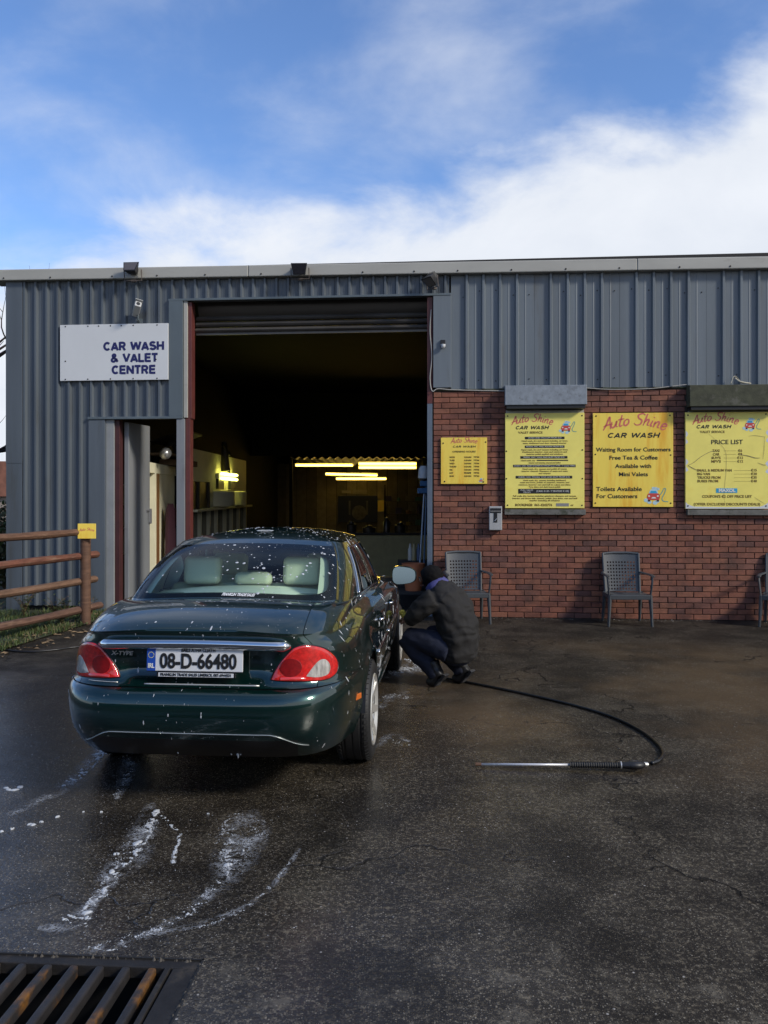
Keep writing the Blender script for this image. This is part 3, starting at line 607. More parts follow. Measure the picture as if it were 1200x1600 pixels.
# key drop box
k = thing('key_box', 'small grey metal key drop box with dark slot on brick wall', 'key box', wl(1.537, -.0, 1.204), -TH)
mb = MB(); mb.box(-.087, .087, -.10, -.003, 0, .325); mb.build('box', mat('box_grey', (.42, .42, .41), .4, vary=.1, vscale=9, metal=.2), k, bevel=.008)
mb = MB(); mb.box(-.075, .075, -.103, -.0995, .235, .30); mb.build('label_strip', M_black, k)
mb = MB(); mb.box(-.073, .073, -.105, -.1025, .255, .265); mb.build('worn_print', M_greybar, k)
mb = MB(); mb.box(-.028, .022, -.103, -.0995, .105, .235); so = mb.build('slot', M_black, k)
mb = MB(); mb.tube([(-.012, -.108, .125), (.015, -.112, .16)], .006, 6); mb.build('key_lever', M_silver, so)

# ------------------------------------------------------------------ lamps, camera, cables on the front
def floodlight(label, s, z, tilt, d=-.13, yaw=0, glass='smoked'):
    t = thing('floodlight', label, 'floodlight', wl(s, d, z), -TH+yaw, 'floodlights along the fascia')
    T = Matrix.Rotation(R(tilt), 4, 'X')
    mb = MB(); q = [(-.115, .06), (.115, .06), (.085, -.10), (-.085, -.10)]
    fr = [T @ Vector((x, -.09, zz)) for x, zz in q]; bk = [T @ Vector((x*.55, .03, zz*.55)) for x, zz in q]
    mb.add(fr+bk, [(0,1,2,3), (4,7,6,5), (0,4,5,1), (1,5,6,2), (2,6,7,3), (3,7,4,0)])
    for i in range(5): x = -.06+.03*i; mb.box(x-.004, x+.004, .0, .05, -.05, .045, M=T)
    h = mb.build('housing', M_black, t, bevel=.006)
    mb = MB(); mb.add([T @ Vector((x*.86, -.094, zz*.84-.003)) for x, zz in q], [(0,1,2,3)]); mb.build('glass', mat('lamp_glass_'+glass, (.10, .085, .075) if glass == 'smoked' else (.02, .02, .025), .12, coat=1), h)
    mb = MB(); mb.tube([(-.125, 0, .0), (-.125, .02, -.15), (.125, .02, -.15), (.125, 0, 0)], .008, 6); mb.box(-.03, .03, .02, .07, -.165, -.135); mb.build('bracket', mat('rusty_bracket', (.10, .08, .07), .7, vary=.4, vscale=20), t)
    return t
floodlight('tilted floodlight with brown glass on the fascia above the white board', -3.544, 4.86, -28, d=-.16)
floodlight('black square floodlight on the fascia over the garage doorway', -1.155, 4.83, 12, d=-.16, yaw=.05, glass='black')
floodlight('rusty downturned floodlight at the right corner of the garage doorway', .667, 4.66, 50, d=-.18, yaw=-.9)
t = thing('security_camera', 'small white boxy security camera above the white car wash board', 'camera', wl(-3.50, -.13, 4.29), -TH)
T = Matrix.Rotation(R(-30), 4, 'X') @ Matrix.Rotation(R(28), 4, 'Z')
mb = MB(); mb.box(-.045, .045, -.15, .10, -.04, .05, M=T); mb.build('housing', mat('camera_white', (.50, .50, .48), .45), t, bevel=.012)
mb = MB(); mb.box(-.052, .052, -.185, .11, .05, .058, M=T); mb.build('sunshield', MATS['camera_white'], t, bevel=.003)
mb = MB(); mb.lathe([(0, 0), (.028, 0), (.03, -.006)], 14, T @ Matrix.Translation((0, -.151, .005)) @ Matrix.Rotation(R(90), 4, 'X')); mb.build('lens', M_black, t)
mb = MB(); mb.tube([(0, .02, -.03), (0, .06, -.12), (0, .13, -.14)], .014, 8); mb.box(-.04, .04, .115, .13, -.19, -.09); mb.build('bracket', M_flash, t)
t = thing('motion_sensor', 'small black and white sensor on the grey panel right of the doorway', 'sensor', wl(.818, -.04, 3.768), -TH)
mb = MB(); mb.box(-.035, .035, -.03, .0, -.04, .05); mb.build('base', M_black, t, bevel=.006)
mb = MB(); mb.lathe([(0, -.05), (.02, -.045), (.032, -.02), (.034, .005)], 14, Matrix.Translation((.004, -.045, -.02))); mb.build('dome', M_white, t, smooth=True)
cb = MB(); P = smoothpath([wl(*p) for p in ((.655, -.01, 4.25), (.64, -.015, 3.95), (.665, -.02, 3.6), (.64, -.02, 3.3), (.67, -.03, 3.12), (.75, -.03, 3.15), (.93, -.03, 3.135), (1.3, -.03, 3.12), (1.66, -.03, 3.11))])
cb.tube(P, .007, 6); tag(cb.build('cable', mat('pale_cable', (.40, .38, .34), .6)), 'pale cable looping down the doorway corner and along the brick top', 'cable')
cb = MB(); P = smoothpath([wl(*p) for p in ((2.75, -.02, 3.14), (3.1, -.03, 3.115), (3.6, -.03, 3.12), (3.9, -.03, 3.15), (4.09, -.03, 3.17))]); cb.tube(P, .006, 6)
tag(cb.build('cable', MATS['pale_cable']), 'thin pale cable sagging between the two shutter boxes', 'cable')
cb = MB(); P = smoothpath([wl(*p) for p in ((4.64, -.1, 3.17), (4.68, -.1, 3.26), (4.74, -.08, 3.24), (4.78, -.09, 3.18), (4.85, -.1, 3.175))]); cb.tube(P, [.012]*len(P), 6, flat=.5); P = smoothpath([wl(*p) for p in ((4.70, -.1, 3.24), (4.76, -.12, 3.19), (4.9, -.1, 3.165))]); cb.tube(P, .01, 6)
tag(cb.build('rope', mat('frayed_rope', (.55, .50, .38), .8)), 'frayed pale rope end lying on the mossy shutter box', 'rope')

# ------------------------------------------------------------------ plastic garden chairs
M_chair = mat('grey_plastic', (.058, .063, .067), .38, vary=.1, vscale=5, col2=(.04, .045, .05), thr=(.55, .75), bump=.03)
def make_chair(label):
    t = thing('garden_chair', label, 'chair', (0, 0, 0), 0, 'plastic garden chairs against the brick wall')
    # backrest: a slightly curved panel pierced by square holes
    n, W_, z0, z1 = 23, .45, .40, .90; bm = bmesh.new(); V = {}
    rows = 23
    def bp(i, j, y):
        fx = i/n; fz = j/rows; x = (fx-.5)*(W_*(.96+.04*fz)); z = z0+(z1-z0)*fz
        return (x, .205+.115*fz+.03*(1-(2*fx-1)**2)+y, z+(.012*(1-(2*fx-1)**2) if j == rows else 0))
    for lay, y in ((0, 0), (1, .012)):
        for i in range(n+1):
            for j in range(rows+1): V[lay, i, j] = bm.verts.new(bp(i, j, y))
    def hole(i, j): return 2 <= i <= n-3 and 1 <= j <= rows-5 and i % 2 == 0 and j % 2 == 1
    for i in range(n):
        for j in range(rows):
            if hole(i, j):
                for (a, b_) in (((i,j),(i+1,j)), ((i+1,j),(i+1,j+1)), ((i+1,j+1),(i,j+1)), ((i,j+1),(i,j))): bm.faces.new((V[0,*a], V[0,*b_], V[1,*b_], V[1,*a]))
            else:
                bm.faces.new((V[0,i,j], V[0,i+1,j], V[0,i+1,j+1], V[0,i,j+1])); bm.faces.new((V[1,i,j], V[1,i,j+1], V[1,i+1,j+1], V[1,i+1,j]))
    me = bpy.data.meshes.new('backrest'); bm.to_mesh(me); bm.free(); link('backrest', me, M_chair, t)
    mb = MB()
    for sx in (-1, 1):
        mb.tube([(sx*.225, .20, .38), (sx*.232, .262, .64), (sx*.236, .322, .90)], .021, 8, flat=.8)
    mb.tube([(-.236, .322, .895), (-.1, .346, .907), (.1, .346, .907), (.236, .322, .895)], .017, 8); mb.build('back_frame', M_chair, t, smooth=40)
    mb = MB(); vs = []
    for j in range(9):
        for i in range(11):
            fx = i/10*2-1; fy = j/8; x = fx*(.255-.03*fy); y = -.24+.47*fy; z = .415-.028*fy-.016*(1-fx*fx)*math.sin(math.pi*min(1, fy*1.2)); z -= .03*max(0, (.12-fy)/.12)
            vs.append((x, y, z))
    mb.add(vs, [(j*11+i, j*11+i+1, (j+1)*11+i+1, (j+1)*11+i) for j in range(8) for i in range(10)])
    so = mb.build('seat', M_chair, t, smooth=True); sm = so.modifiers.new('s', 'SOLIDIFY'); sm.thickness = .022
    mb = MB(); mb.box(-.25, .25, -.245, -.225, .345, .405); mb.box(-.262, -.24, -.24, .21, .345, .40); mb.box(.24, .262, -.24, .21, .345, .40); mb.build('seat_rim', M_chair, t, bevel=.006)
    for sx in (-1, 1):
        mb = MB(); mb.tube([(sx*.255, -.215, .40), (sx*.275, -.235, .0)], [.033, .019], 8, flat=.85); mb.build('leg', M_chair, t, smooth=40)
        mb = MB(); mb.tube([(sx*.232, .19, .40), (sx*.245, .285, .0)], [.033, .020], 8, flat=.85); mb.build('leg', M_chair, t, smooth=40)
        mb = MB(); P = smoothpath([(sx*.262, -.20, .39), (sx*.278, -.215, .55), (sx*.285, -.20, .638)], 4); mb.tube(P, .022, 8, flat=.6); 
        P = smoothpath([(sx*.285, -.25, .640), (sx*.288, -.12, .652), (sx*.280, .08, .648), (sx*.24, .26, .655)], 5); mb.tube(P, [.02]+[.03]*(len(P)-2)+[.022], 8, flat=.45); mb.build('armrest', M_chair, t, smooth=50)
    return t
chair = make_chair('grey pierced-back plastic garden chair nearest the doorway, behind the crouching person')
def at_wall(o, s, d, rz):
    o.location = wl(s, d, 0); o.rotation_euler = (0, 0, -TH+rz)
at_wall(chair, 1.14, -.42, R(8))
c2 = copy_tree(chair); c2['label'] = 'grey plastic garden chair standing under the Waiting Room for Customers sign'; at_wall(c2, 3.215, -.42, R(2))
c3 = copy_tree(chair); c3['label'] = 'grey plastic garden chair cut by the picture edge under the PRICE LIST sign'; at_wall(c3, 5.21, -.42, R(-24))

# ------------------------------------------------------------------ rail fence, verge, tree, distance
fp0 = Vector((-3.90, 10.87, 0)); fdir = Vector((-.43, -1.49, 0)).normalized()
F = thing('rail_fence', 'brown weathered four rail timber fence beside the grey cladding', 'fence', fp0, math.atan2(fdir.y, fdir.x))
def post(x, h):
    mb = MB(); mb.tube([(x, 0, -.05), (x, 0, h)], .066, 10); o = mb.build('post', M_wood, F, smooth=40)
post(0, 1.20); post(2.05, 1.27); post(4.1, 1.25)
for i, (z, e) in enumerate(((1.20, -.02), (.885, -.33), (.555, -.30), (.185, -.42))):
    mb = MB(); n = 26; P = []
    L_ = 4.3
    for j in range(n+1): x = e+(L_-e)*j/n; P.append((x, -.075+noise.noise((x*.8, i*7, 0))*.012, z+noise.noise((x*.7, i*3, 4))*.014))
    mb.tube(P, [.064+.008*noise.noise((p[0]*2, i, 9)) for p in P], 10, flat=.75)
    me = mb.mesh('rail', 40); o = link('rail', me, mat('rail_stain_%s' % 'abcd'[i], ((.125, .062, .035), (.15, .055, .032), (.15, .082, .048), (.11, .056, .036))[i], .8, vary=.4, vscale=5, bump=.8, bscale=25, stretch=(1, 6, 6), col2=(.20, .12, .075), thr=(.5, .7), dscale=4), F)
S = thing('fence_sign', 'small orange yellow sign fixed on the end of the top fence rail', 'sign', fp0+Vector((.05, -.09, 1.215)), R(4), None)
mb = MB(); mb.box(-.115, .115, -.006, .006, -.095, .10); mb.build('panel', M_yel_o, S, bevel=.003)
script_title(S, 0, .015, .19, -.0075, M_redink, .08)
# verge
def verge_inside(x, y):
    # left of a line along the foot of the fence, up to the building
    p0 = Vector((-3.72, 11.4)); e = [(-3.66, 11.95), (-3.80, 11.2), (-3.95, 10.2), (-4.05, 9.3), (-4.25, 8.6), (-4.8, 7.6), (-5.6, 6.6), (-7, 5.5)]
    for (x0, y0), (x1, y1) in zip(e, e[1:]):
        if y1 <= y <= y0: return x < x0+(x1-x0)*(y-y0)/(y1-y0)+.12*noise.noise((y*2.3, 3, 1))
    return False
mb = MB(); ed = [(-3.66, 12.2), (-3.78, 11.2), (-3.94, 10.2), (-4.08, 9.3), (-4.28, 8.6), (-4.85, 7.6), (-5.65, 6.6), (-7, 5.5), (-12, 4.5), (-12, 30), (-5.6, 30), (-5.6, 12.2)]
mb.v = [(x, y, .018) for x, y in ed]; mb.face(range(len(ed))); v = mb.build('verge', mat('verge_soil', (.035, .032, .018), .95, vary=.4, vscale=5, bump=.6, bscale=20, col2=(.03, .05, .012), thr=(.42, .6), dscale=2)); v['kind'] = 'structure'
M_grass = [mat('grass_blade_%s' % 'abc'[i], c, .7, vary=.2, vscale=3) for i, c in enumerate([(.048, .078, .018), (.08, .105, .025), (.12, .10, .045)])]
mb = MB(); gr = random.Random(3)
n_b = 0
while n_b < 11000:
    x = gr.uniform(-5.6, -3.6); y = gr.uniform(8.0, 12.05)
    if not verge_inside(x, y): continue
    dn = noise.noise((x*1.7, y*1.7, 5)); 
    if gr.random() > .55+dn: continue
    hgt = gr.uniform(.025, .085)*(1.1+.7*dn); a = gr.uniform(0, 6.28); bx, by = math.cos(a), math.sin(a); w_ = .0045; b = len(mb.v); ln = gr.uniform(.2, .9)*hgt
    mb.v += [(x-by*w_, y+bx*w_, .015), (x+by*w_, y-bx*w_, .015), (x+bx*ln*.4+by*w_*.8, y+by*ln*.4-bx*w_*.8, hgt*.6), (x+bx*ln*.4-by*w_*.8, y+by*ln*.4+bx*w_*.8, hgt*.6), (x+bx*ln, y+by*ln, hgt)]
    mi = gr.choice((0, 0, 1, 1, 2)); mb.face((b, b+1, b+2, b+3), mi); mb.face((b+3, b+2, b+4), mi); n_b += 1
go = mb.build('grass', M_grass); go['kind'] = 'stuff'; go['label'] = 'short rough grass growing under the rail fence'
M_leaf = [mat('weed_leaf_%s' % 'abc'[i], c, .6, vary=.25, vscale=8) for i, c in enumerate([(.06, .10, .025), (.10, .12, .03), (.17, .10, .05)])]
def weed(x, y, h, seed, label, lean=0):
    q = random.Random(seed); t = thing('weed_plant', label, 'weed', (x, y, .01), q.uniform(0, 6), 'weeds growing at the foot of the cladding')
    st = MB(); lf = MB()
    for s in range(9):
        a = q.uniform(0, 6.28); hh = h*q.uniform(.5, 1.05); r_ = hh*q.uniform(.25, .75); P = [(math.cos(a)*r_*u*u, math.sin(a)*r_*u*u, hh*u*(1-.15*u)) for u in (0, .25, .5, .75, 1)]
        st.tube(P, [.004, .0035, .003, .002, .001], 4)
        for j in range(11):
            u = q.uniform(.25, 1); i = min(3, int(u*4)); c = Vector(P[i]).lerp(Vector(P[i+1]), u*4-i); b_ = q.uniform(0, 6.28); d = Vector((math.cos(b_), math.sin(b_), q.uniform(-.3, .5))).normalized(); sd_ = d.cross(Vector((0, 0, 1))).normalized(); l_ = q.uniform(.025, .06); w_ = l_*.28
            k = len(lf.v); lf.v += [tuple(c), tuple(c+d*l_*.5+sd_*w_+Vector((0,0,.006))), tuple(c+d*l_), tuple(c+d*l_*.5-sd_*w_+Vector((0,0,.006)))]; lf.face((k, k+1, k+2, k+3), q.choice((0, 0, 1, 1, 2)))
    st.build('stem', M_leaf[2], t); lf.build('leaves', M_leaf, t)['kind'] = 'stuff'
for i, (x, y, h, lab) in enumerate([(-5.05, 11.75, .42, 'leafy weed clump at the left corner of the cladding'), (-4.85, 11.2, .45, 'tall green weed behind the second rib of the cladding'), (-4.55, 11.5, .38, 'green weed growing midway between the corner and the fence post'),
     (-4.3, 11.3, .36, 'reddish tipped weed left of the fence post'), (-4.02, 11.45, .40, 'bushy weed close behind the fence post'), (-4.12, 10.6, .22, 'low weed in front of the bottom rail by the post'), (-4.95, 10.3, .42, 'weed clump at the picture edge behind the third rail')]): weed(x, y, h, 20+i, lab)
mb = MB(); q = random.Random(9)
for i in range(130):
    y = q.uniform(8.6, 11.6); x = -3.75-.13*(11.6-y)+q.uniform(-.35, .3)
    a = q.uniform(0, 6.28); l_ = q.uniform(.02, .05); d = Vector((math.cos(a), math.sin(a), 0)); s_ = Vector((-d.y, d.x, 0)); c = Vector((x, y, .03 if verge_inside(x, y) else .008))
    b = len(mb.v); mb.v += [tuple(c-d*l_), tuple(c+s_*l_*.5+Vector((0,0,.012))), tuple(c+d*l_), tuple(c-s_*l_*.5+Vector((0,0,.004)))]; mb.face((b, b+1, b+2, b+3))
fl = mb.build('fallen_leaves', mat('dead_leaf', (.22, .15, .08), .7, vary=.4, vscale=3)); fl['kind'] = 'stuff'
# bare tree beyond the building's left corner
t = thing('bare_tree', 'leafless dark tree reaching out past the left corner of the building', 'tree', (-8.6, 15.2, 0))
M_bark = mat('dark_bark', (.025, .020, .017), .9, vary=.3, bump=.4)
q = random.Random(14); tr = MB(); tr.tube(smoothpath([(0, 0, 0), (.1, 0, 1.2), (-.05, .1, 2.6), (.1, 0, 4.4), (0, .1, 6.4)], 5), [.22-.007*i for i in range(21)], 10); tr.build('trunk', M_bark, t, smooth=True)
def branch(mb, p, d, ln, r, dep):
    P = [p]; cur = Vector(p); dd = d.copy()
    for i in range(6):
        dd = (dd+Vector((q.uniform(-.18,.18), q.uniform(-.18,.18), q.uniform(-.06,.16)))).normalized(); cur = cur+dd*ln/6; P.append(cur.copy())
    mb.tube(P, [r*(1-.75*i/6) for i in range(7)], 5 if dep else 7, caps=False)
    if dep < 3:
        for k in range(4 if dep < 2 else 3):
            i = q.randint(1, 6); a = q.uniform(0, 6.28); nd = (dd+Vector((math.cos(a), math.sin(a), q.uniform(-.2, .5)))*.8).normalized(); branch(mb, P[i], nd, ln*q.uniform(.45, .65), r*(1-.75*i/6)*.6+.002, dep+1)
cr = MB(); branch(cr, Vector((.1, 0, 4.0)), Vector((1, -.15, -.05)).normalized(), 1.9, .10, 1)
branch(cr, Vector((0, .05, 2.4)), Vector((1, -.05, .0)).normalized(), 2.1, .075, 1)
for k in range(8): a = q.uniform(1.9, 4.4); branch(cr, Vector((0, .05, q.uniform(2.2, 6.2))), Vector((math.cos(a), math.sin(a), .4)).normalized(), q.uniform(1.8, 2.8), .06, 1)
cr.build('branches', M_bark, t, smooth=True)
t = thing('far_house', 'distant house with a reddish tiled roof past the building corner', 'house', (-25.6, 50, 0))
mb = MB(); mb.box(-4, 4, 0, 6, 0, 1.6); mb.build('wall', mat('render_wall', (.28, .24, .2), .8), t)
mb = MB(); mb.prism([(-4.3, 1.5), (4.3, 1.5), (3.0, 3.6), (-3.0, 3.6)], -.3, 6.3); mb.build('roof', mat('red_roof_tiles', (.20, .085, .055), .8, vary=.3, vscale=2), t)
mb = MB(); mb.box(1.2, 2.2, -.02, .05, .5, 1.3); mb.build('window', M_black, t)
def bush(name, label, c, rx, ry, rz_, n, seed, cols, cat='bush'):
    q = random.Random(seed); mb = MB(); st = MB(); t = thing(name, label, cat, (c[0], c[1], 0))
    for i in range(n):
        u = Vector((q.gauss(0, 1), q.gauss(0, 1), q.gauss(0, 1))).normalized()*(q.random()**.4); p = Vector((u.x*rx, u.y*ry, c[2]+u.z*rz_)); 
        if noise.noise(p*1.6) < -.12: continue
        a = Vector((q.gauss(0, 1), q.gauss(0, 1), q.gauss(0, 1))).normalized(); s_ = a.orthogonal().normalized(); l_ = q.uniform(.03, .075); b = len(mb.v)
        mb.v += [tuple(p-a*l_), tuple(p+s_*l_*.55), tuple(p+a*l_), tuple(p-s_*l_*.55)]; mb.face((b, b+1, b+2, b+3), q.choice((0, 0, 1, 2)))
    for i in range(14): a = q.uniform(0, 6.28); st.tube([(0, 0, 0), (math.cos(a)*rx*.4, math.sin(a)*ry*.4, c[2]*.8), (math.cos(a)*rx*.8, math.sin(a)*ry*.8, c[2]+rz_*.6)], [.03, .018, .004], 5)
    st.build('stems', M_bark, t); mb.build('foliage', cols, t)['kind'] = 'stuff'
bush('wild_bush', 'brown and green overgrown bush left of the building corner', (-6.9, 14.2, .75), .75, 1.2, .75, 5000, 31, [mat('bush_leaf', (.07, .075, .025), .7, vary=.3), mat('bush_brown', (.15, .10, .05), .8, vary=.3), M_leaf[0]])
bush('wild_bush', 'dark dense bush far behind the fence at the left edge', (-9.2, 17, 1.0), 1.6, 1.5, 1.05, 5000, 32, [mat('bush_dark', (.045, .05, .02), .8, vary=.3), MATS['bush_brown'], M_leaf[0]])

# unseen dark unit added behind the viewer, for the car's tail and glass to mirror
O = thing('added_dark_unit', 'unseen dark unit added behind the viewer for the car tail to mirror', 'building', (0, -17, 0), .03)
mb = MB(); mb.box(-34, 30, -9, 0, 0, 4.6); mb.build('wall', mat('dark_brown_cladding', (.045, .040, .036), .7, vary=.2), O)
mb = MB(); mb.prism([(-34.4, 4.58), (30.4, 4.58), (30.4, 4.9), (-34.4, 4.9)], -9.4, .4); mb.build('roof', M_flash, O)
for x in (-22, -12, 2, 14): mb = MB(); mb.box(x, x+4, .0, .05, 0.02, 3.4); mb.build('door', mat('dark_green_door', (.02, .035, .03), .5), O)
# ------------------------------------------------------------------ hoses, lance, drain, foam
def laid(pts, r): return smoothpath([ground_at(x, y)+Vector((0, 0, r+.002)) for x, y in pts], 8)
M_hose = mat('black_hose', (.010, .010, .011), .35, vary=.2)
mb = MB(); mb.tube(laid([(690, 1061), (735, 1069), (790, 1080), (850, 1093), (910, 1108), (960, 1124), (1000, 1144), (1026, 1164), (1036, 1180), (1030, 1191), (1018, 1196)], .011), .0115, 8)
tag(mb.build('hose', M_hose, smooth=True), 'black pressure hose curving over the yard from the person to the lance', 'hose')
mb = MB(); mb.tube(laid([(-80, 985), (-20, 1008), (10, 1017), (45, 1020), (85, 1017), (125, 1012), (200, 1008)], .009), .0095, 8)
tag(mb.build('hose', M_hose, smooth=True), 'thin black hose on the ground between the verge and the car', 'hose')
A = ground_at(743, 1199); C = ground_at(1012, 1207); ld = (C-A).normalized(); LL = (C-A).length
t = thing('pressure_lance', 'pressure washer lance with chrome tube and black ribbed grip lying on wet ground', 'pressure lance', A, math.atan2(ld.y, ld.x))
mb = MB(); mb.tube([(0.03, 0, .020), (.62, 0, .034)], .008, 8); mb.build('tube', mat('lance_steel', (.62, .62, .64), .3, metal=.35), t, smooth=True)
mb = MB(); mb.tube([(0, 0, .0195), (.035, 0, .020)], .011, 8); mb.build('nozzle', mat('nozzle_brass', (.12, .06, .03), .5), t)
mb = MB(); P = []; rr = []
for i in range(45): P.append((.58+.31*i/44, 0, .033+.006*i/44)); rr.append(.0155 if i % 2 else .0195)
mb.tube(P, rr, 12); mb.build('grip', M_rubber, t)
mb = MB(); mb.tube(smoothpath([(.885, 0, .04), (.94, 0, .042), (.99, .0, .042), (1.03, .03, .040)], 4), [.022, .024, .026, .028, .030, .032, .032, .031, .030, .029, .026, .022, .018], 10, flat=.8); gb = mb.build('gun_body', M_black, t, smooth=True)
mb = MB(); mb.tube(smoothpath([(.93, .02, .05), (.97, .055, .05), (1.02, .06, .045), (1.05, .05, .04)], 4), .007, 6); mb.build('trigger', M_black, gb, smooth=True)
mb = MB(); mb.tube([(1.015, .035, .04), (1.06, .055, .032)], .013, 8); mb.tube([(.885, 0, .04), (.892, 0, .04)], .0235, 12); mb.build('coupling', M_silver, gb, smooth=40)
# drain: iron frame and flat bars over a dark channel
M_iron = mat('cast_iron', (.020, .018, .017), .6, vary=.4, vscale=9, bump=.4, bscale=40, metal=.2, col2=(.055, .045, .034), thr=(.50, .66), dscale=5)
M_bar = mat('rusting_bar', (.022, .020, .020), .5, vary=.3, vscale=10, bump=.25, bscale=50, col2=(.17, .075, .016), thr=(.53, .68), dscale=4.5, coords='World')
D = thing('drain_grate', 'rusty barred iron drain grate sunk in the wet yard', 'drain', (DRAIN_C.x, DRAIN_C.y, 0), DRAIN_A)
mb = MB(); mb.box(-DW, 0, -.008, 0, -.45, -.0); mb.box(-DW, 0, -DL, -DL+.008, -.45, 0); mb.box(-DW, -DW+.008, -DL, 0, -.45, 0); mb.box(-.008, 0, -DL, 0, -.45, 0); mb.box(-DW, 0, -DL, 0, -.46, -.45); mb.build('channel', mat('channel_dark', (.012, .011, .010), .6), D)
mb = MB(); mb.box(-DW, -.002, -.055, -.002, -.05, -.006); mb.box(-.10, -.002, -DL, -.056, -.05, -.006); mb.box(-DW, -.103, -DL, -DL+.05, -.05, -.006); mb.build('frame', M_iron, D, bevel=.004)
for i in range(12):
    x = -.175-.0965*i; mb = MB(); mb.box(-.0155, .0155, -DL+.052, -.057, -.045, .0)
    o = mb.build('bar', M_bar, D, bevel=.008); o.location = (x, 0, -.004)
q = random.Random(12); gm = MB()
for i in range(620):                                  # silt and broken edge round the frame
    e = q.random(); off = abs(q.gauss(0, .028))
    if e < .62: c = drain_pt(q.uniform(-.02, DW), -off+.014)
    else: c = drain_pt(-off+.014, q.uniform(0, DL))
    if noise.noise(c*7) < -.12: continue
    r_ = .002+.010*q.random()**3; a = q.uniform(0, 6.28); b = len(gm.v)
    for k in range(5): t = a+1.2566*k; gm.v.append((c.x+r_*math.cos(t)*q.uniform(.7, 1.2), c.y+r_*math.sin(t)*q.uniform(.7, 1.2), -.006))
    gm.v.append((c.x, c.y, r_*q.uniform(.2, .7)))
    for k in range(5): gm.face((b+k, b+(k+1) % 5, b+5))
go = gm.build('grit', mat('grit_stone', (.06, .052, .042), .8, vary=.5, vscale=30)); go['kind'] = 'stuff'; go['label'] = 'grit and broken concrete crumbs along the drain frame'
mb = MB(); mb.box(-.128, -.108, -DL+.052, -.057, -.04, -.002); mb.build('edge_strip', M_iron, D, bevel=.003)

# ------------------------------------------------------------------ foam on the ground
M_foam = mat('soap_foam', (.46, .48, .50), .55, vary=.1, vscale=40, bump=.3, bscale=150)
q = random.Random(21)
def foam_blob(mb, c, r, h):
    n = 9; ph = q.uniform(0, 6.28); b = len(mb.v); el = q.uniform(.45, 1); a = q.uniform(0, 3.14); ca, sa = math.cos(a), math.sin(a); k = [q.uniform(.55, 1.15) for _ in range(n)]
    def pt(t, rr, z): x, y = rr*math.cos(t), rr*el*math.sin(t); return (c.x+x*ca-y*sa, c.y+x*sa+y*ca, c.z+z)
    for i in range(n): mb.v.append(pt(ph+6.2832*i/n, r*k[i], .0005))
    for i in range(n): mb.v.append(pt(ph+6.2832*i/n, r*k[i]*.6, h))
    mb.v.append((c.x, c.y, c.z+h*1.15))
    for i in range(n): j = (i+1) % n; mb.face((b+i, b+j, b+n+j, b+n+i)); mb.face((b+n+i, b+n+j, b+2*n))
def foam_path(mb, pts, width, dens, rmax, lacy=1.0):
    P = smoothpath([ground_at(x, y) for x, y in pts], 12)
    for a, b_ in zip(P, P[1:]):
        L_ = (b_-a).length; nn = L_*dens; nn = int(nn)+(q.random() < nn % 1)
        for _ in range(nn):
            c = a.lerp(b_, q.random()); s_ = Vector((-(b_-a).y, (b_-a).x, 0)).normalized(); off = q.gauss(0, width*.5); c = c+s_*off
            v = abs(noise.noise(c*17)); v2 = noise.noise(c*5)
            if v > .10+.10*(1-lacy)+.12*max(0, v2): continue
            r_ = .58*rmax*(q.random()**3.4)*max(.25, 1-abs(off)/(width*1.3))+.0018
            foam_blob(mb, c, r_, min(.012, r_*.35))
fm = MB()
foam_path(fm, [(163, 1172), (150, 1185), (140, 1198), (118, 1216), (95, 1225)], .05, 1092, .030)
foam_path(fm, [(196, 1180), (205, 1200), (190, 1225), (183, 1245)], .035, 630, .010)
foam_path(fm, [(246, 1268), (236, 1285), (222, 1318), (200, 1345), (176, 1365), (160, 1395), (140, 1412), (122, 1428), (90, 1440)], .035, 1764, .018)
foam_path(fm, [(246, 1268), (268, 1290), (280, 1305), (274, 1330), (270, 1350)], .012, 1470, .014)
foam_path(fm, [(232, 1290), (205, 1315), (185, 1340), (170, 1375)], .06, 1260, .006)
foam_path(fm, [(110, 1432), (118, 1440), (130, 1430), (135, 1440), (110, 1452)], .04, 1092, .016)
foam_path(fm, [(370, 1270), (365, 1300), (355, 1345), (350, 1372), (320, 1402), (290, 1430), (245, 1452), (205, 1465), (150, 1482)], .035, 1260, .010)
foam_path(fm, [(410, 1280), (395, 1310), (370, 1340), (362, 1365)], .075, 2016, .006)
foam_path(fm, [(360, 1275), (352, 1310), (356, 1350)], .05, 1764, .008)
foam_path(fm, [(455, 1345), (435, 1370), (402, 1405), (360, 1432), (300, 1452)], .012, 1092, .004)
foam_path(fm, [(140, 1478), (175, 1482), (200, 1470)], .03, 1260, .014)
for x, y, r_ in ((244, 1266, .026), (216, 1318, .030), (355, 1352, .020), (18, 1234, .026), (30, 1230, .02), (90, 1277, .016), (48, 1288, .020), (100, 1228, .012), (158, 1269, .012), (131, 1269, .006), (175, 1363, .018), (180, 1335, .014), (132, 1426, .02), (20, 1295, .01), (65, 1285, .012), (2, 1300, .02), (325, 1272, .005), (380, 1330, .006)):
    for k in range(3): foam_blob(fm, ground_at(x, y)+Vector((q.gauss(0, r_*.5), q.gauss(0, r_*.3), 0)), r_*q.uniform(.5, 1), .006)
foam_path(fm, [(605, 1052), (625, 1048), (650, 1042), (676, 1040)], .16, 1764, .030, .3)
foam_path(fm, [(630, 1030), (650, 1035), (668, 1050)], .10, 1092, .025, .3)
foam_path(fm, [(598, 1090), (620, 1085), (636, 1092)], .07, 1092, .010)
foam_path(fm, [(610, 1150), (620, 1160), (640, 1165)], .05, 294, .008)
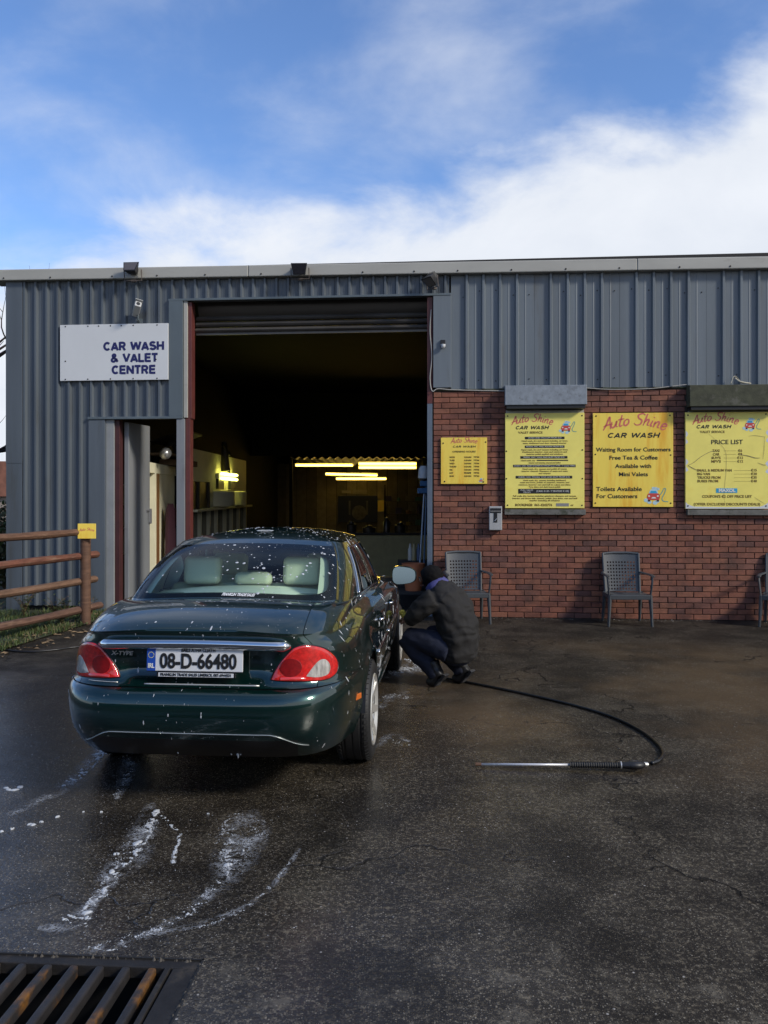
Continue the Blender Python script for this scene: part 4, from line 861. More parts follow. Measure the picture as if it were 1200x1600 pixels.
for k in range(420):
    c = ground_at(q.uniform(-20, 620), q.uniform(1110, 1480)); 
    if noise.noise(c*1.2) > -.1: foam_blob(fm, c, q.uniform(.0012, .0035), .001)
def foam_film_material():
    m = bpy.data.materials.new('foam_film'); m.use_nodes = True; t = m.node_tree; n = t.nodes; l = t.links
    for x in list(n): n.remove(x)
    o = n.new('ShaderNodeOutputMaterial'); tr = n.new('ShaderNodeBsdfTransparent'); df = n.new('ShaderNodeBsdfPrincipled'); df.inputs['Base Color'].default_value = (.50, .52, .55, 1); df.inputs['Roughness'].default_value = .35; mx = n.new('ShaderNodeMixShader')
    uv = n.new('ShaderNodeUVMap'); sp = n.new('ShaderNodeSeparateXYZ'); l.new(uv.outputs[0], sp.inputs[0]); geo = n.new('ShaderNodeNewGeometry')
    def mt(op, a, b=None, clamp=False):
        q_ = n.new('ShaderNodeMath'); q_.operation = op; q_.use_clamp = clamp
        for i, v in enumerate((a, b)):
            if v is None: continue
            if isinstance(v, (int, float)): q_.inputs[i].default_value = v
            else: l.new(v, q_.inputs[i])
        return q_.outputs[0]
    def rp(v, a, b, lo, hi):
        r_ = n.new('ShaderNodeMapRange'); r_.interpolation_type = 'SMOOTHSTEP'; l.new(v, r_.inputs[0])
        for i, x in enumerate((a, b, lo, hi)): r_.inputs[i+1].default_value = x
        return r_.outputs[0]
    def nz(sc, det):
        q_ = n.new('ShaderNodeTexNoise'); q_.inputs['Scale'].default_value = sc; q_.inputs['Detail'].default_value = det; q_.inputs['Roughness'].default_value = .65; l.new(geo.outputs['Position'], q_.inputs[0]); return q_
    wob = n.new('ShaderNodeVectorMath'); wob.operation = 'MULTIPLY_ADD'; l.new(nz(30, 4).outputs['Color'], wob.inputs[0]); wob.inputs[1].default_value = (.05, .05, .05); l.new(geo.outputs['Position'], wob.inputs[2])
    vo = n.new('ShaderNodeTexVoronoi'); vo.feature = 'DISTANCE_TO_EDGE'; vo.inputs['Scale'].default_value = 42; l.new(wob.outputs[0], vo.inputs[0])
    cell = rp(vo.outputs['Distance'], .02, .24, 1, .04)
    edge = mt('SUBTRACT', 1, mt('POWER', mt('ABSOLUTE', mt('SUBTRACT', mt('MULTIPLY', sp.outputs[1], 2), 1)), 1.5)); blot = rp(nz(7, 7).outputs[0], .40, .66, 0, 1); thick = rp(nz(13, 8).outputs[0], .58, .68, 0, 1)
    f = mt('MULTIPLY', mt('MULTIPLY', mt('MAXIMUM', cell, thick), blot), mt('MULTIPLY', edge, .62), True)
    l.new(f, mx.inputs[0]); l.new(tr.outputs[0], mx.inputs[1]); l.new(df.outputs[0], mx.inputs[2]); l.new(mx.outputs[0], o.inputs[0]); return m
ff = MB(); fuv = []
def film(pts, wds, z=.0028):
    P = smoothpath([ground_at(x, y) for x, y in pts], 10); b = len(ff.v)
    for i, p in enumerate(P):
        d = (P[min(i+1, len(P)-1)]-P[max(i-1, 0)]).normalized(); s_ = Vector((-d.y, d.x, 0)); u = i/(len(P)-1)*(len(wds)-1); k = min(int(u), len(wds)-2); w_ = wds[k]+(wds[k+1]-wds[k])*(u-k)
        for e in (-1, 1): q_ = p+s_*w_*e; ff.v.append((q_.x, q_.y, z)); fuv.append((u, (e+1)/2))
    for i in range(len(P)-1): ff.face((b+2*i, b+2*i+1, b+2*i+3, b+2*i+2))
film([(235, 1255), (225, 1300), (200, 1345), (170, 1375), (150, 1405), (105, 1445), (60, 1450)], [.03, .09, .11, .07, .03, .07, .02])
film([(385, 1262), (385, 1300), (365, 1345), (352, 1378), (310, 1412), (250, 1452), (190, 1475), (120, 1490)], [.05, .14, .13, .07, .035, .03, .05, .02], .0034)
film([(470, 1325), (440, 1368), (400, 1408), (330, 1440), (240, 1462)], [.012, .02, .022, .03, .02], .004)
film([(165, 1168), (140, 1198), (105, 1230), (40, 1262), (-20, 1290)], [.06, .10, .07, .05, .03], .0046)
film([(205, 1170), (200, 1205), (183, 1250)], [.05, .07, .02], .0052)
film([(600, 1060), (632, 1048), (685, 1040)], [.16, .30, .10], .0058); film([(606, 1056), (640, 1044), (676, 1042)], [.10, .20, .08], .0064); film([(588, 1110), (610, 1090), (640, 1082)], [.05, .10, .04], .0052); film([(590, 1170), (612, 1150), (640, 1160)], [.03, .06, .02], .0046)
me = ff.mesh('foam_film'); ul = me.uv_layers.new(name='UVMap')
for lp in me.loops: ul.data[lp.index].uv = fuv[lp.vertex_index]
o = link('foam_film', me, foam_film_material()); o['kind'] = 'stuff'; o['label'] = 'thin lacy film of soapy water running towards the drain'
fo = fm.build('foam', M_foam, smooth=True); fo['kind'] = 'stuff'; fo['label'] = 'white soap foam streaks and flecks on the wet ground'
q = random.Random(33); gm = MB()
for i in range(1500):
    c = wl(q.uniform(.7, 6.2), -abs(q.gauss(0, .10))-.002, 0); 
    if noise.noise(c*2.2)+.25*q.random() < -.05: continue
    r_ = .002+.013*q.random()**5; a = q.uniform(0, 6.28); b = len(gm.v)
    for k in range(5): t = a+1.2566*k; gm.v.append((c.x+r_*math.cos(t)*q.uniform(.6, 1.3), c.y+r_*math.sin(t)*q.uniform(.6, 1.3), .0))
    gm.v.append((c.x, c.y, r_*q.uniform(.2, .8)))
    for k in range(5): gm.face((b+k, b+(k+1) % 5, b+5), 0 if q.random() < .9 else 1)
go = gm.build('grit', [mat('grit_dark', (.05, .042, .034), .85, vary=.5, vscale=20), mat('grit_pale', (.34, .32, .28), .8)]); go['kind'] = 'stuff'; go['label'] = 'grit and small litter gathered along the foot of the brick wall'
# spilled water lying smooth in the hollows
# ------------------------------------------------------------------ garage interior
IN = lambda px, py, Y: Vector(((px-600)/1300*Y, Y, 1.714-(py-770)/1300*Y))
KS = 1.214        # the partition stands further in than the doorway
t = thing('reception_office', 'cream panelled office partition inside the garage with rounded cabinets', 'office', (-3.05*KS, 13.1*KS, 1.714*(1-KS))); t.scale = (KS, KS, KS)
def part(name, m, parent, *boxes, bevel=0):
    mb = MB()
    for b in boxes: mb.box(*b)
    return mb.build(name, m, parent, bevel=bevel)
part('wall_panel', M_cream, t, (-.10, 0, 0, 1.75, 1.9, 2.42), (-.10, 0, 1.755, 3.4, 1.9, 2.42), (-.10, 0, 3.405, 5.3, 1.9, 2.42), (-.10, -.002, 0, .15, 1.45, 1.9), (-.10, -.002, 1.45, 1.85, 1.45, 1.9))
part('wall_panel', M_cream, t, (-.10, -.004, 1.85, 5.3, 1.45, 1.9))
wf = part('window', M_black, t, (-.09, -.03, .15, 1.45, 1.45, 1.9)); 
for a, b_ in ((.62, .70), (.15, .20), (1.40, 1.45)): part('frame_post', mat('dark_frame', (.06, .045, .03), .5), wf, (-.03, .01, a, b_, 1.45, 1.9))
part('shelf', M_cream, t, (-.1, .14, -.1, 5.3, 1.41, 1.45), bevel=.01)
for y0 in (2.2, 3.5):
    mb = MB(); mb.lathe([(0, 0), (.44, 0), (.46, .02), (.46, .27), (.44, .29), (0, .29)], 20, Matrix.Translation((-.16, y0, 1.46)), a0=R(-90), a1=R(90)); mb.build('rounded_cabinet', M_cream, t, smooth=40)
part('dark_screen', M_black, t, (0.0, .05, 2.0, 2.5, 1.78, 1.98)); part('dark_screen', M_black, t, (0, .05, 3.2, 3.7, 1.78, 1.98))
gl = part('glazed_panel', mat('dim_glass', (.02, .022, .018), .1), t, (-.08, -.05, 0, 5.3, .5, 1.41))
for y in (0.02, .75, 1.45, 2.1, 2.9, 3.6, 4.4, 5.25): part('mullion', M_cream, gl, (-.05, .015, y-.03, y+.03, .5, 1.41))
part('base_panel', M_cream, t, (-.1, .0, 0, 5.3, 0, .5))
t = thing('tube_light', 'greenish lit twin fluorescent fitting on the cream office partition', 'light', (-2.98*KS, 15.1*KS, 1.714+.306*KS)); t.scale = (KS, KS, KS)
part('fitting', M_cream, t, (-.06, -.01, -.02, 1.62, -.05, .05))
for z in (-.045, .045): mb = MB(); mb.tube([(.03, .02, z), (.03, 1.58, z)], .026, 8); mb.build('tube', M_tube2, t)
mb = MB(); mb.tube(smoothpath([(0, 0, 0), (.05, .1, -.1), (.02, .3, -.25), (.05, .35, -.55)], 5), .03, 6); mb.tube([(.0, .1, .05), (.03, .1, -.5)], [.05, .09], 8); mb.lathe([(0, .02), (.03, 0), (.04, -.05), (0, -.07)], 8, Matrix.Translation((.09, .1, -.15)))
o = mb.build('work_lamp', mat('dark_clutter', (.03, .025, .02), .3, metal=.5, vary=.4, vscale=20)); o.location = (-3.0*KS, 15.5*KS, 1.714+.906*KS); o.scale = (KS, KS, KS); tag(o, 'dark hanging lead lamp above the lit twin tube on the partition', 'lamp')
# front part of the office seen through the small doorway
t = thing('office_front', 'cream office front with brown door frame seen through the small doorway', 'office', (-3.66, 12.85, 0), R(5))
part('header', M_cream, t, (-.10, .03, 0, 2.6, 2.03, 2.19)); part('wall_panel', M_cream, t, (-.10, 0, .95, 2.6, 0, 2.03))
part('door_frame', mat('brown_timber', (.19, .085, .03), .55, vary=.25, vscale=5, stretch=(1, 1, .2)), t, (-.12, .02, .62, .95, 0, 2.03)); part('door_frame', M_cream, t, (-.12, .03, .50, .615, 0, 2.03))
sh = part('dark_opening', M_dark, t, (-.45, -.40, -.1, .55, 0, 2.03))
for z in (.75, 1.15, 1.52, 1.83): part('shelf_edge', M_cream, sh, (-.40, -.12, .1, .5, z, z+.02))
mb = MB(); mb.prism([(-.16, 0), (.16, 0), (.13, 1.35), (.06, 1.5), (-.04, 1.5), (-.10, 1.4)], 0, .05); o = mb.build('ironing_board', mat('maroon_cloth', (.045, .012, .022), .8, vary=.2)); o.location = (-3.60, 14.1, .03); o.rotation_euler = (0, 0, R(75)); tag(o, 'dark maroon ironing board leaning on the cream wall beside the brown frame', 'ironing board')
t = thing('fire_extinguisher', 'red fire extinguisher on the cream wall behind the door post', 'extinguisher', (-3.47, 14.25, 1.15))
mb = MB(); mb.lathe([(0, 0), (.085, .0), (.09, .02), (.09, .36), (.06, .43), (.03, .45), (0, .45)], 16); mb.build('cylinder_body', mat('extinguisher_red', (.42, .015, .012), .3), t, smooth=40)
mb = MB(); mb.tube([(0, 0, .45), (0, 0, .50), (.09, 0, .52)], .015, 6); mb.build('valve', M_black, t); mb = MB(); mb.box(.06, .092, -.03, .03, .18, .26); mb.build('paper_label', M_white, t)
t = thing('loose_boards', 'old timber boards and cables stacked on top of the office', 'boards', (-3.62, 13.6, 2.2))
part('board', mat('old_board', (.16, .10, .05), .8, vary=.3), t, (-.35, .05, .2, 1.8, .15, .18)); part('board', MATS['old_board'], t, (-.3, .10, .9, 2.1, .0, .10)); 
mb = MB(); mb.prism([(-.3, .35), (.3, .55), (.3, .58), (-.3, .38)], .3, 1.6); mb.build('board', MATS['dark_clutter'], t)
mb = MB(); mb.tube(smoothpath([(.0, .2, .25), (.05, .5, .35), (.05, .8, .1), (.08, 1.1, -.06), (.06, 1.5, -.12)], 5), .03, 6); mb.build('cable', M_black, t)
mb = MB(); mb.lathe([(0, -.03), (.07, -.02), (.1, .05), (.05, .12), (0, .13)], 12, Matrix.Rotation(R(80), 4, 'X')); o = mb.build('old_headlamp', M_silver, smooth=True); o.location = (-3.52, 13.45, 2.34); tag(o, 'round old headlamp lying among boards on top of the office', 'lamp')
# rear of the garage
def tubes(label, x0, x1, Y, zs, dz=0, roll=0):
    t = thing('tube_light', label, 'light', ((x0+x1)/2, Y, zs[0]), 0, 'yellow tube lights at the back of the garage'); h = (x1-x0)/2
    part('fitting', M_cream, t, (-h-.02, h+.02, .05, .12, min(zs)-zs[0]-.04, .06))
    for z in zs: mb = MB(); mb.tube([(-h, 0, z-zs[0]+roll), (h, 0, z-zs[0]-roll)], .030, 8); mb.build('tube', M_tube, t)
tubes('long single yellow tube light, leftmost under the corrugated canopy', -2.76, -.98, 26, (2.575,))
tubes('twin yellow tube light, rightmost under the corrugated canopy', -.78, 1.00, 26, (2.625, 2.50))
tubes('third yellow tube light, the upper of the lower staggered pair', -2.03, -.24, 29, (2.35,), roll=.03)
tubes('lowest and shortest yellow tube light in the garage', -1.66, .07, 29, (2.20,))
t = thing('canopy', 'corrugated sheet canopy with wavy front edge above the tube lights', 'canopy', (-1.0, 25.6, 2.80))
mb = MB(); n = 120
for i in range(n+1): x = -1.9+4.2*i/n; z = .035*math.sin(x*6.283/.24); mb.v += [(x, 0, z), (x, 3.6, z-.1), (x, 0, z-.018)]
for i in range(n): mb.face((3*i, 3*i+3, 3*i+4, 3*i+1)); mb.face((3*i, 3*i+2, 3*i+5, 3*i+3))
mb.build('corrugated_sheet', mat('canopy_sheet', (.22, .21, .19), .6), t); part('bulkhead', M_inner, t, (-4, 4, .10, .2, .06, 2.0))
part('post', M_dark, t, (-1.95, -1.85, .3, .4, -2.8, 0), (2.2, 2.3, .3, .4, -2.8, 0))
BK = 29.6
t = thing('rear_partition', 'dim timber boarded partition at the back of the garage', 'partition', (-1.0, BK, 0))
for i in range(16): part('board', mat('dim_board_%d' % (i % 3), ((.26, .22, .15), (.20, .17, .12), (.31, .26, .18))[i % 3], .8, vary=.2), t, (-3.2+.36*i, -3.2+.36*i+.345, 0, .05, 0, 2.75))
t = thing('fireplace_picture', 'dark framed picture hung on the rear boarded partition', 'picture', (-.93, BK-.06, 1.43))
part('frame', M_black, t, (-.70, .70, -.03, .05, -.75, .18)); mb = MB(); mb.lathe([(0, 0), (.26, 0), (.26, .02), (0, .02)], 18, Matrix.Translation((.05, -.03, -.42)) @ Matrix.Rotation(R(90), 4, 'X')); mb.box(-.32, -.26, -.05, -.03, -.5, .0); mb.box(.30, .36, -.05, -.03, -.5, 0); mb.build('image', mat('dim_ornament', (.10, .09, .06), .5, vary=.4, vscale=8), t)
o = part('notice', M_yel_o, None, (-.16, .16, -.02, .0, -.2, .2)); o.location = (-.12, BK-.05, 1.25); tag(o, 'small yellow notice beside the dark framed picture', 'notice')
o = part('wall_plaque', mat('pale_plaque', (.35, .32, .25), .5), None, (-.45, -.12, -.02, 0, -.05, .05), (-.05, .45, -.02, 0, -.06, -.03), (-.05, .45, -.02, 0, -.01, .02), (-.05, .45, -.02, 0, .04, .07)); o.location = (-1.05, BK-.05, 1.75); tag(o, 'pale striped plaque above the dark framed picture', 'plaque')
t = thing('tool_shelf', 'cluttered tool shelf at the rear right of the garage', 'shelf', (.9, BK-.5, 0))
part('upright', M_inner, t, (-.9, -.84, 0, .3, 0, 2.0), (.9, .96, 0, .3, 0, 2.0)); part('shelf_board', mat('shelf_board', (.16, .14, .11), .7), t, (-.9, .95, 0, .3, .55, .58), (-.9, .95, 0, .3, .95, .98), (-.9, .95, 0, .3, 1.4, 1.43))
q = random.Random(4)
for z in (.58, .98, 1.43):
    for i in range(5):
        x = -.75+.36*i; h = q.uniform(.12, .34); kind = q.random()
        if kind < .5: mb = MB(); r_ = q.uniform(.05, .11); mb.lathe([(0, 0), (r_, 0), (r_, h*.75), (r_*.4, h*.85), (r_*.4, h), (0, h)], 12)
        else: mb = MB(); w_ = q.uniform(.08, .15); mb.prism([(-w_, 0), (w_, 0), (w_*.9, h), (-w_*.9, h)], 0, .2)
        o = mb.build('container', mat('container_%d' % q.randint(0, 5), (q.uniform(.05, .3), q.uniform(.05, .25), q.uniform(.03, .2)), .5), smooth=40); o.location = (.9+x, BK-.42, z)
        nm = ['lowest', 'middle', 'top'][(.58, .98, 1.43).index(z)]; tag(o, '%s %s on the %s board of the tool shelf, %s' % (('round' if kind < .5 else 'boxy'), 'container', nm, ('leftmost', 'second from the left', 'in the middle', 'second from the right', 'rightmost')[i]), 'container', 'containers on the rear tool shelf')
t = thing('counter', 'dim olive cream counter across the garage behind the car', 'counter', (-.1, 16.4, 0))
part('front_panel', mat('counter_cream', (.30, .26, .12), .6, vary=.15), t, (-1.2, .95, 0, .05, .05, .88)); part('top', M_dark, t, (-1.25, .95, -.05, .6, .885, .925), bevel=.01)
for i, (x, h, r_) in enumerate(((-.55, .22, .10), (-.2, .14, .13), (.15, .3, .07), (.42, .2, .11))):
    mb = MB(); mb.lathe([(0, 0), (r_, 0), (r_, h*.7), (r_*.5, h*.85), (r_*.45, h), (0, h)], 12); o = mb.build('bottle', MATS['dark_clutter'], smooth=40); o.location = (-.1+x, 16.6, .925)
    tag(o, ('tall', 'squat', 'slim', 'wide')[i]+' dark bottle on the olive counter behind the car', 'bottle', 'dark bottles on the counter')
# by the right jamb: globe, brooms, pot, bottles
G = lambda px, py, Y: ((px-600)/1300*Y, Y, 1.714-(py-770)/1300*Y)
t = thing('wall_dispenser', 'white rounded dispenser hanging by the right door post', 'dispenser', G(662, 742, 12.6))
mb = MB(); mb.lathe([(0, .14), (.05, .135), (.075, .09), (.085, -.05), (.07, -.06), (0, -.06)], 18); mb.build('cover', mat('white_plastic', (.55, .55, .53), .4), t, smooth=50); mb = MB(); mb.lathe([(.068, -.06), (.06, -.13), (0, -.14)], 16); mb.build('base', M_black, t)
mb = MB(); mb.box(.06, .30, -.03, .03, -.02, .02); mb.build('arm', M_dark, t)
for i, (x0, x1, yt, col, lab) in enumerate(((655, 662, 768, (.30, .36, .42), 'pale blue handled brush standing in the pot by the right door post'), (662, 666, 758, (.05, .12, .22), 'dark blue handled brush behind the pale one by the door post'))):
    Y = 12.1+.12*i; t = thing('long_brush', lab, 'brush', G(x0, 900, Y), 0, 'long brushes by the door post')
    a = Vector(G(x0, 885, Y)); b_ = Vector(G(x1, yt, Y+.1)); l_ = b_-a
    a0 = Vector((0, 0, .0)); mb = MB(); mb.tube([a0, a0+l_*1.12], .012, 8); mb.build('handle', mat('brush_handle_%d' % i, col, .35), t)
    mb = MB(); mb.box(-.10, .06, -.03, .03, -.02, .06, M=Matrix.Translation(l_*1.12)); mb.build('head', mat('brush_blue', (.03, .11, .22), .5), t, bevel=.01)
t = thing('plant_pot', 'terracotta coloured pot standing just inside the right door post', 'pot', (G(646, 900, 11.9)[0], 11.9, .32))
mb = MB(); mb.lathe([(0, 0), (.115, 0), (.155, .30), (.165, .30), (.168, .385), (.150, .385), (.14, .30), (.1, .05), (0, .05)], 24); mb.build('pot', M_terra, t, smooth=40)
o = part('stool', M_dark, None, (-.25, .22, -.2, .2, .27, .32), (-.24, -.2, -.19, -.15, .0, .27), (.17, .21, -.19, -.15, .0, .27), (-.24, -.2, .15, .19, .0, .27), (.17, .21, .15, .19, 0, .27)); o.location = (.42, 12.0, 0); tag(o, 'low dark stool under the terracotta pot', 'stool')
for i, (px, w_, col) in enumerate(((641, .035, (.40, .38, .32)), (647, .04, (.28, .22, .10)), (654, .03, (.06, .09, .16)))):
    mb = MB(); mb.lathe([(0, 0), (w_, 0), (w_, .16), (w_*.5, .2), (w_*.4, .25), (0, .25)], 12); o = mb.build('bottle', mat('spray_bottle_%d' % i, col, .4), smooth=40); o.location = (G(px, 0, 12.5)[0], 12.5, .70)
    tag(o, ('pale', 'amber', 'dark blue')[i]+' cleaning bottle on the ledge by the door post', 'bottle', 'cleaning bottles by the door post')
o = part('ledge', M_dark, None, (-.25, .25, -.12, .15, .0, .70)); o.location = (.46, 12.55, 0); tag(o, 'dark narrow cupboard behind the terracotta pot', 'cupboard')

# ------------------------------------------------------------------ the car (local frame: x right, y forward, origin under the rear axle)
CA = R(4.79)
car = thing('parked_car', 'wet dark green saloon car covered in soap flecks, seen from behind', 'car', (-.940, 5.457, 0), -CA)
M_paint = mat('dark_green_paint', (.0016, .025, .021), .30, metal=.65, coat=1, coat_r=.025, vary=.05); M_paint.node_tree.nodes['Principled BSDF'].inputs['Coat IOR'].default_value = 1.7
M_trimblk = mat('black_trim', (.008, .008, .009), .35)
M_leather = mat('cream_leather', (.74, .74, .57), .6, vary=.06, vscale=6, bump=.05)
M_glass = glass_mat('tinted_glass', (.82, .95, .89)); M_side_glass = glass_mat('side_glass', (.45, .5, .48))
YC = 1.25
def interp(x, X, Y):                              # smooth monotone-ish table lookup
    X = list(X); i = int(np.searchsorted(X, x)); i = min(max(i, 1), len(X)-1); a, b = i-1, i; t = min(max((x-X[a])/(X[b]-X[a]), 0), 1); h = X[b]-X[a]
    def sl(k):
        if k in (0, len(X)-1): return 0 if k and False else ((Y[1]-Y[0])/(X[1]-X[0]) if k == 0 else (Y[-1]-Y[-2])/(X[-1]-X[-2]))
        s0 = (Y[k]-Y[k-1])/(X[k]-X[k-1]); s1 = (Y[k+1]-Y[k])/(X[k+1]-X[k]); return 0 if s0*s1 <= 0 else 2*s0*s1/(s0+s1)
    m0, m1 = sl(a)*h, sl(b)*h; t2, t3 = t*t, t*t*t
    return (2*t3-3*t2+1)*Y[a]+(t3-2*t2+t)*m0+(-2*t3+3*t2)*Y[b]+(t3-t2)*m1
sm = lambda t: (lambda u: u*u*(3-2*u))(min(max(t, 0), 1))
def Wz(z): return interp(z, [.20, .30, .40, .52, .62, .75, .86, .95, 1.02], [.785, .818, .840, .855, .864, .858, .842, .818, .79])
def Yr(z): return interp(z, [.26, .33, .40, .46, .55, .62, .660, .672, .69, .78, .88, .94, .975, 1.0], [-.90, -.985, -1.050, -1.082, -1.095, -1.085, -1.050, -1.012, -.990, -.972, -.985, -1.005, -1.022, -1.00])
def Yf(z): return interp(z, [.2, .4, .6, .8, .95], [3.45, 3.58, 3.60, 3.50, 3.30])
def sup(dx, dy, n): return (abs(dx)**n+abs(dy)**n)**(-1/n)
NB = 6
def recess(x, z): return .040*sm((.46-abs(x))/.12)*sm((z-.685)/.05)*sm((.925-z)/.05)
def car_rear(x, z):
    t = min(abs(x)/Wz(z), .9999); return YC-(YC-Yr(z))*(1-t**NB)**(1/NB)+recess(x, z)
ps = sorted(set([round(float(v), 5) for v in np.linspace(0, 1, 30)]+[.792, .798])); TR = .795
qs = sorted(set([round(float(v), 5) for v in np.linspace(-.97, .97, 84)]))
fs = [round(float(v), 5) for v in np.linspace(1, 0, 16)]
half = [(p, -1.0) for p in ps]+[(1.0, q_) for q_ in qs]+[(p, 1.0) for p in fs]
# door shut lines: narrow columns
def q_at(y): 
    lo, hi = -1.0, 1.0
    for _ in range(50):
        m_ = (lo+hi)/2; r_ = sup(1, m_, NB); yy = YC+m_*r_*((YC+1.09) if m_ < 0 else 2.35)
        lo, hi = (m_, hi) if yy < y else (lo, m_)
    return lo
DOORS = [.43, 1.30, 2.30]
side = [d for d in half if d[0] == 1.0 and abs(d[1]) < .98]
gapq = [q_at(y) for y in DOORS]
newq = sorted([d[1] for d in side if all(abs(d[1]-g_) > .006 for g_ in gapq)]+[g_+e for g_ in gapq for e in (-.0014, .0014)])
half = [(p, -1.0) for p in ps]+[(1.0, q_) for q_ in newq]+[(p, 1.0) for p in fs]
cols = half+[(-dx, dy) for dx, dy in half[-2:0:-1]]
NC = len(cols)
def col_info(d):
    dx, dy = d; r_ = sup(dx, dy, NB); x0 = .872*dx*r_; y0 = YC+dy*r_*((YC+1.06) if dy < 0 else 2.33)
    zb = .285 if y0 < -.5 else .235
    if -.5 <= y0 < -.3: zb = .285-.05*(y0+.5)/.2
    for yw in (0, 2.71):
        if abs(y0-yw) < .365 and abs(dx) == 1: zb = max(zb, .318+math.sqrt(.365**2-(y0-yw)**2))
    if dy == -1: zt = .985-.050*(abs(x0)/.80)**2.4
    else: zt = interp(y0, [-1.0, -.75, -.45, -.1, .35, 1.2, 2.2, 2.9, 3.3, 3.6], [.930, .932, .955, .985, .985, .945, .90, .86, .78, .70])
    return x0, y0, zb, zt, max(.668, zb+.03)
INF = [col_info(d) for d in cols]
LT = [0, .06, .14, .23, .32, .41, .50, .59, .68, .77, .86, .93, .975, 1.0]; UT = [.012, .05, .12, .2, .3, .4, .5, .6, .7, .8, .87, .93, .97, 1.0]
def body_pt(c, z):
    dx, dy = cols[c]; x0, y0, zb, zt, zm = INF[c]; r_ = sup(dx, dy, NB)
    W_ = Wz(z)-.055*sm((z-(zt-.10))/.10)**1.5
    yr, yf = Yr(z), Yf(z); y = YC+dy*r_*((YC-yr) if dy < 0 else (yf-YC)); x = W_*dx*r_
    if dy == -1: y += recess(x, z)
    # wheel arch lips stand a little proud
    for yw in (0, 2.71):
        if abs(dx) == 1: x += math.copysign(.014, dx)*math.exp(-((math.hypot(y-yw, z-.318)-.385)/.045)**2)
    return Vector((x, y, z))
rowsL = [[body_pt(c, INF[c][2]+(INF[c][4]-INF[c][2])*t) for c in range(NC)] for t in LT]
rowsU = [[body_pt(c, INF[c][4]+(INF[c][3]-INF[c][4])*t) for c in range(NC)] for t in UT]
# greenhouse: belt loop and roof loop
def belt_pt(d):
    dx, dy = d; r_ = sup(dx, dy, 6); x = .742*dx*r_; y = YC+dy*r_*((YC+.385) if dy < 0 else 1.12)
    if dy == -1: z = 1.062-.030*(abs(x)/.66)**2
    else: z = interp(y, [-.3, .0, .36, 1.3, 2.2, 2.4], [1.028, 1.012, .995, .955, .915, .93])
    return Vector((x, y, z))
def roof_pt(d):
    dx, dy = d; r_ = sup(dx, dy, 6); x = .600*dx*r_; y = 1.02+dy*r_*((1.02-.415) if dy < 0 else .60)
    z = 1.372+.022*(1-(x/.60)**2) if abs(dy) == 1 else 1.345+.012*(1-dy*dy)
    if dy < 0 and abs(dx) == 1: z = 1.345+.027*0
    return Vector((x, y, z))
BELT = [belt_pt(d) for d in cols]; ROOF = [roof_pt(d) for d in cols]
for c, d in enumerate(cols):                     # blend roof edge height smoothly through the corners
    e = sm((abs(d[1])-.55)/.45) if abs(d[0]) == 1 else 1; ROOF[c].z = 1.352*(1-e)+e*(1.362+.028*(1-(ROOF[c].x/.6)**2))
CEN = Vector((0, 1.0, 0))
def gh_pt(c, t):
    a, b = BELT[c], ROOF[c]; p = a.lerp(b, t); o_ = Vector((p.x, (p.y-1.0)*.45, 0)); o_ = o_.normalized() if o_.length > 1e-6 else Vector((0, -1, 0))
    k = .030 if abs(cols[c][0]) == 1 else .034
    p = p+o_*k*4*t*(1-t)*(.6+.4*t)+Vector((0, 0, .022*4*t*(1-t) if abs(cols[c][1]) == 1 else 0)); return p
DU = [0, .03, .08, .16, .28, .42, .56, .70, .82, .91, .955, .962, 1.0]
def deck_pt(c, u):
    a, b = rowsU[-1][c], BELT[c]; L_ = (b-a).length; p = a.lerp(b, u)
    return p+Vector((0, 0, .075*L_*4*u*(1-u)*(1.0 if cols[c][1] < 0 else .6)+.010*L_*sm(u/.1)))
rowsD = [[deck_pt(c, u) for c in range(NC)] for u in DU]
GT = [0, .03, .05, .12, .2, .28, .36, .44, .52, .60, .68, .76, .84, .90, .955, .985, 1.0]
rowsG = [[gh_pt(c, t) for c in range(NC)] for t in GT]
RK = [1, .975, .94, .88, .8, .68, .54, .4, .26, .13]
rowsR = []
for k in RK: rowsR.append([Vector((ROOF[c].x*k, 1.02+(ROOF[c].y-1.02)*k, ROOF[c].z+(1.446-ROOF[c].z)*(1-k*k)**.9)) for c in range(NC)])
def patch(mb, rows, i, c, off=0):
    c2 = (c+1) % NC; b = len(mb.v); mb.v += [tuple(v) for v in (rows[i][c], rows[i][c2], rows[i+1][c2], rows[i+1][c])]; mb.face((b, b+1, b+2, b+3))
def weld(mb, name, mats, parent, smooth=35):
    me = mb.mesh(name); bm = bmesh.new(); bm.from_mesh(me); bmesh.ops.remove_doubles(bm, verts=bm.verts, dist=2e-5); bmesh.ops.recalc_face_normals(bm, faces=bm.faces); bm.to_mesh(me); bm.free()
    me.polygons.foreach_set('use_smooth', [True]*len(me.polygons)); me.set_sharp_from_angle(angle=R(smooth)); return link(name, me, mats, parent)
G_ = {k: MB() for k in ('body', 'bumper', 'valance', 'boot_lid', 'roof', 'rear_window', 'windscreen', 'inner', 'trim', 'dr0', 'df0', 'dr1', 'df1', 'sg_r0', 'sg_f0', 'sg_r1', 'sg_f1')}
def mid(c): d, e = cols[c], cols[(c+1) % NC]; return ((d[0]+e[0])/2, (d[1]+e[1])/2)
def door_of(c):
    m_ = mid(c)
    if abs(m_[0]) < .999: return None
    s_ = 0 if m_[0] > 0 else 1; q_ = m_[1]
    if any(abs(q_-g_) < .0013 for g_ in gapq): return 'gap'
    if gapq[0] < q_ < gapq[1]: return 'dr%d' % s_
    if gapq[1] < q_ < gapq[2]: return 'df%d' % s_
    return None
QG = (-.545, .02, .60)
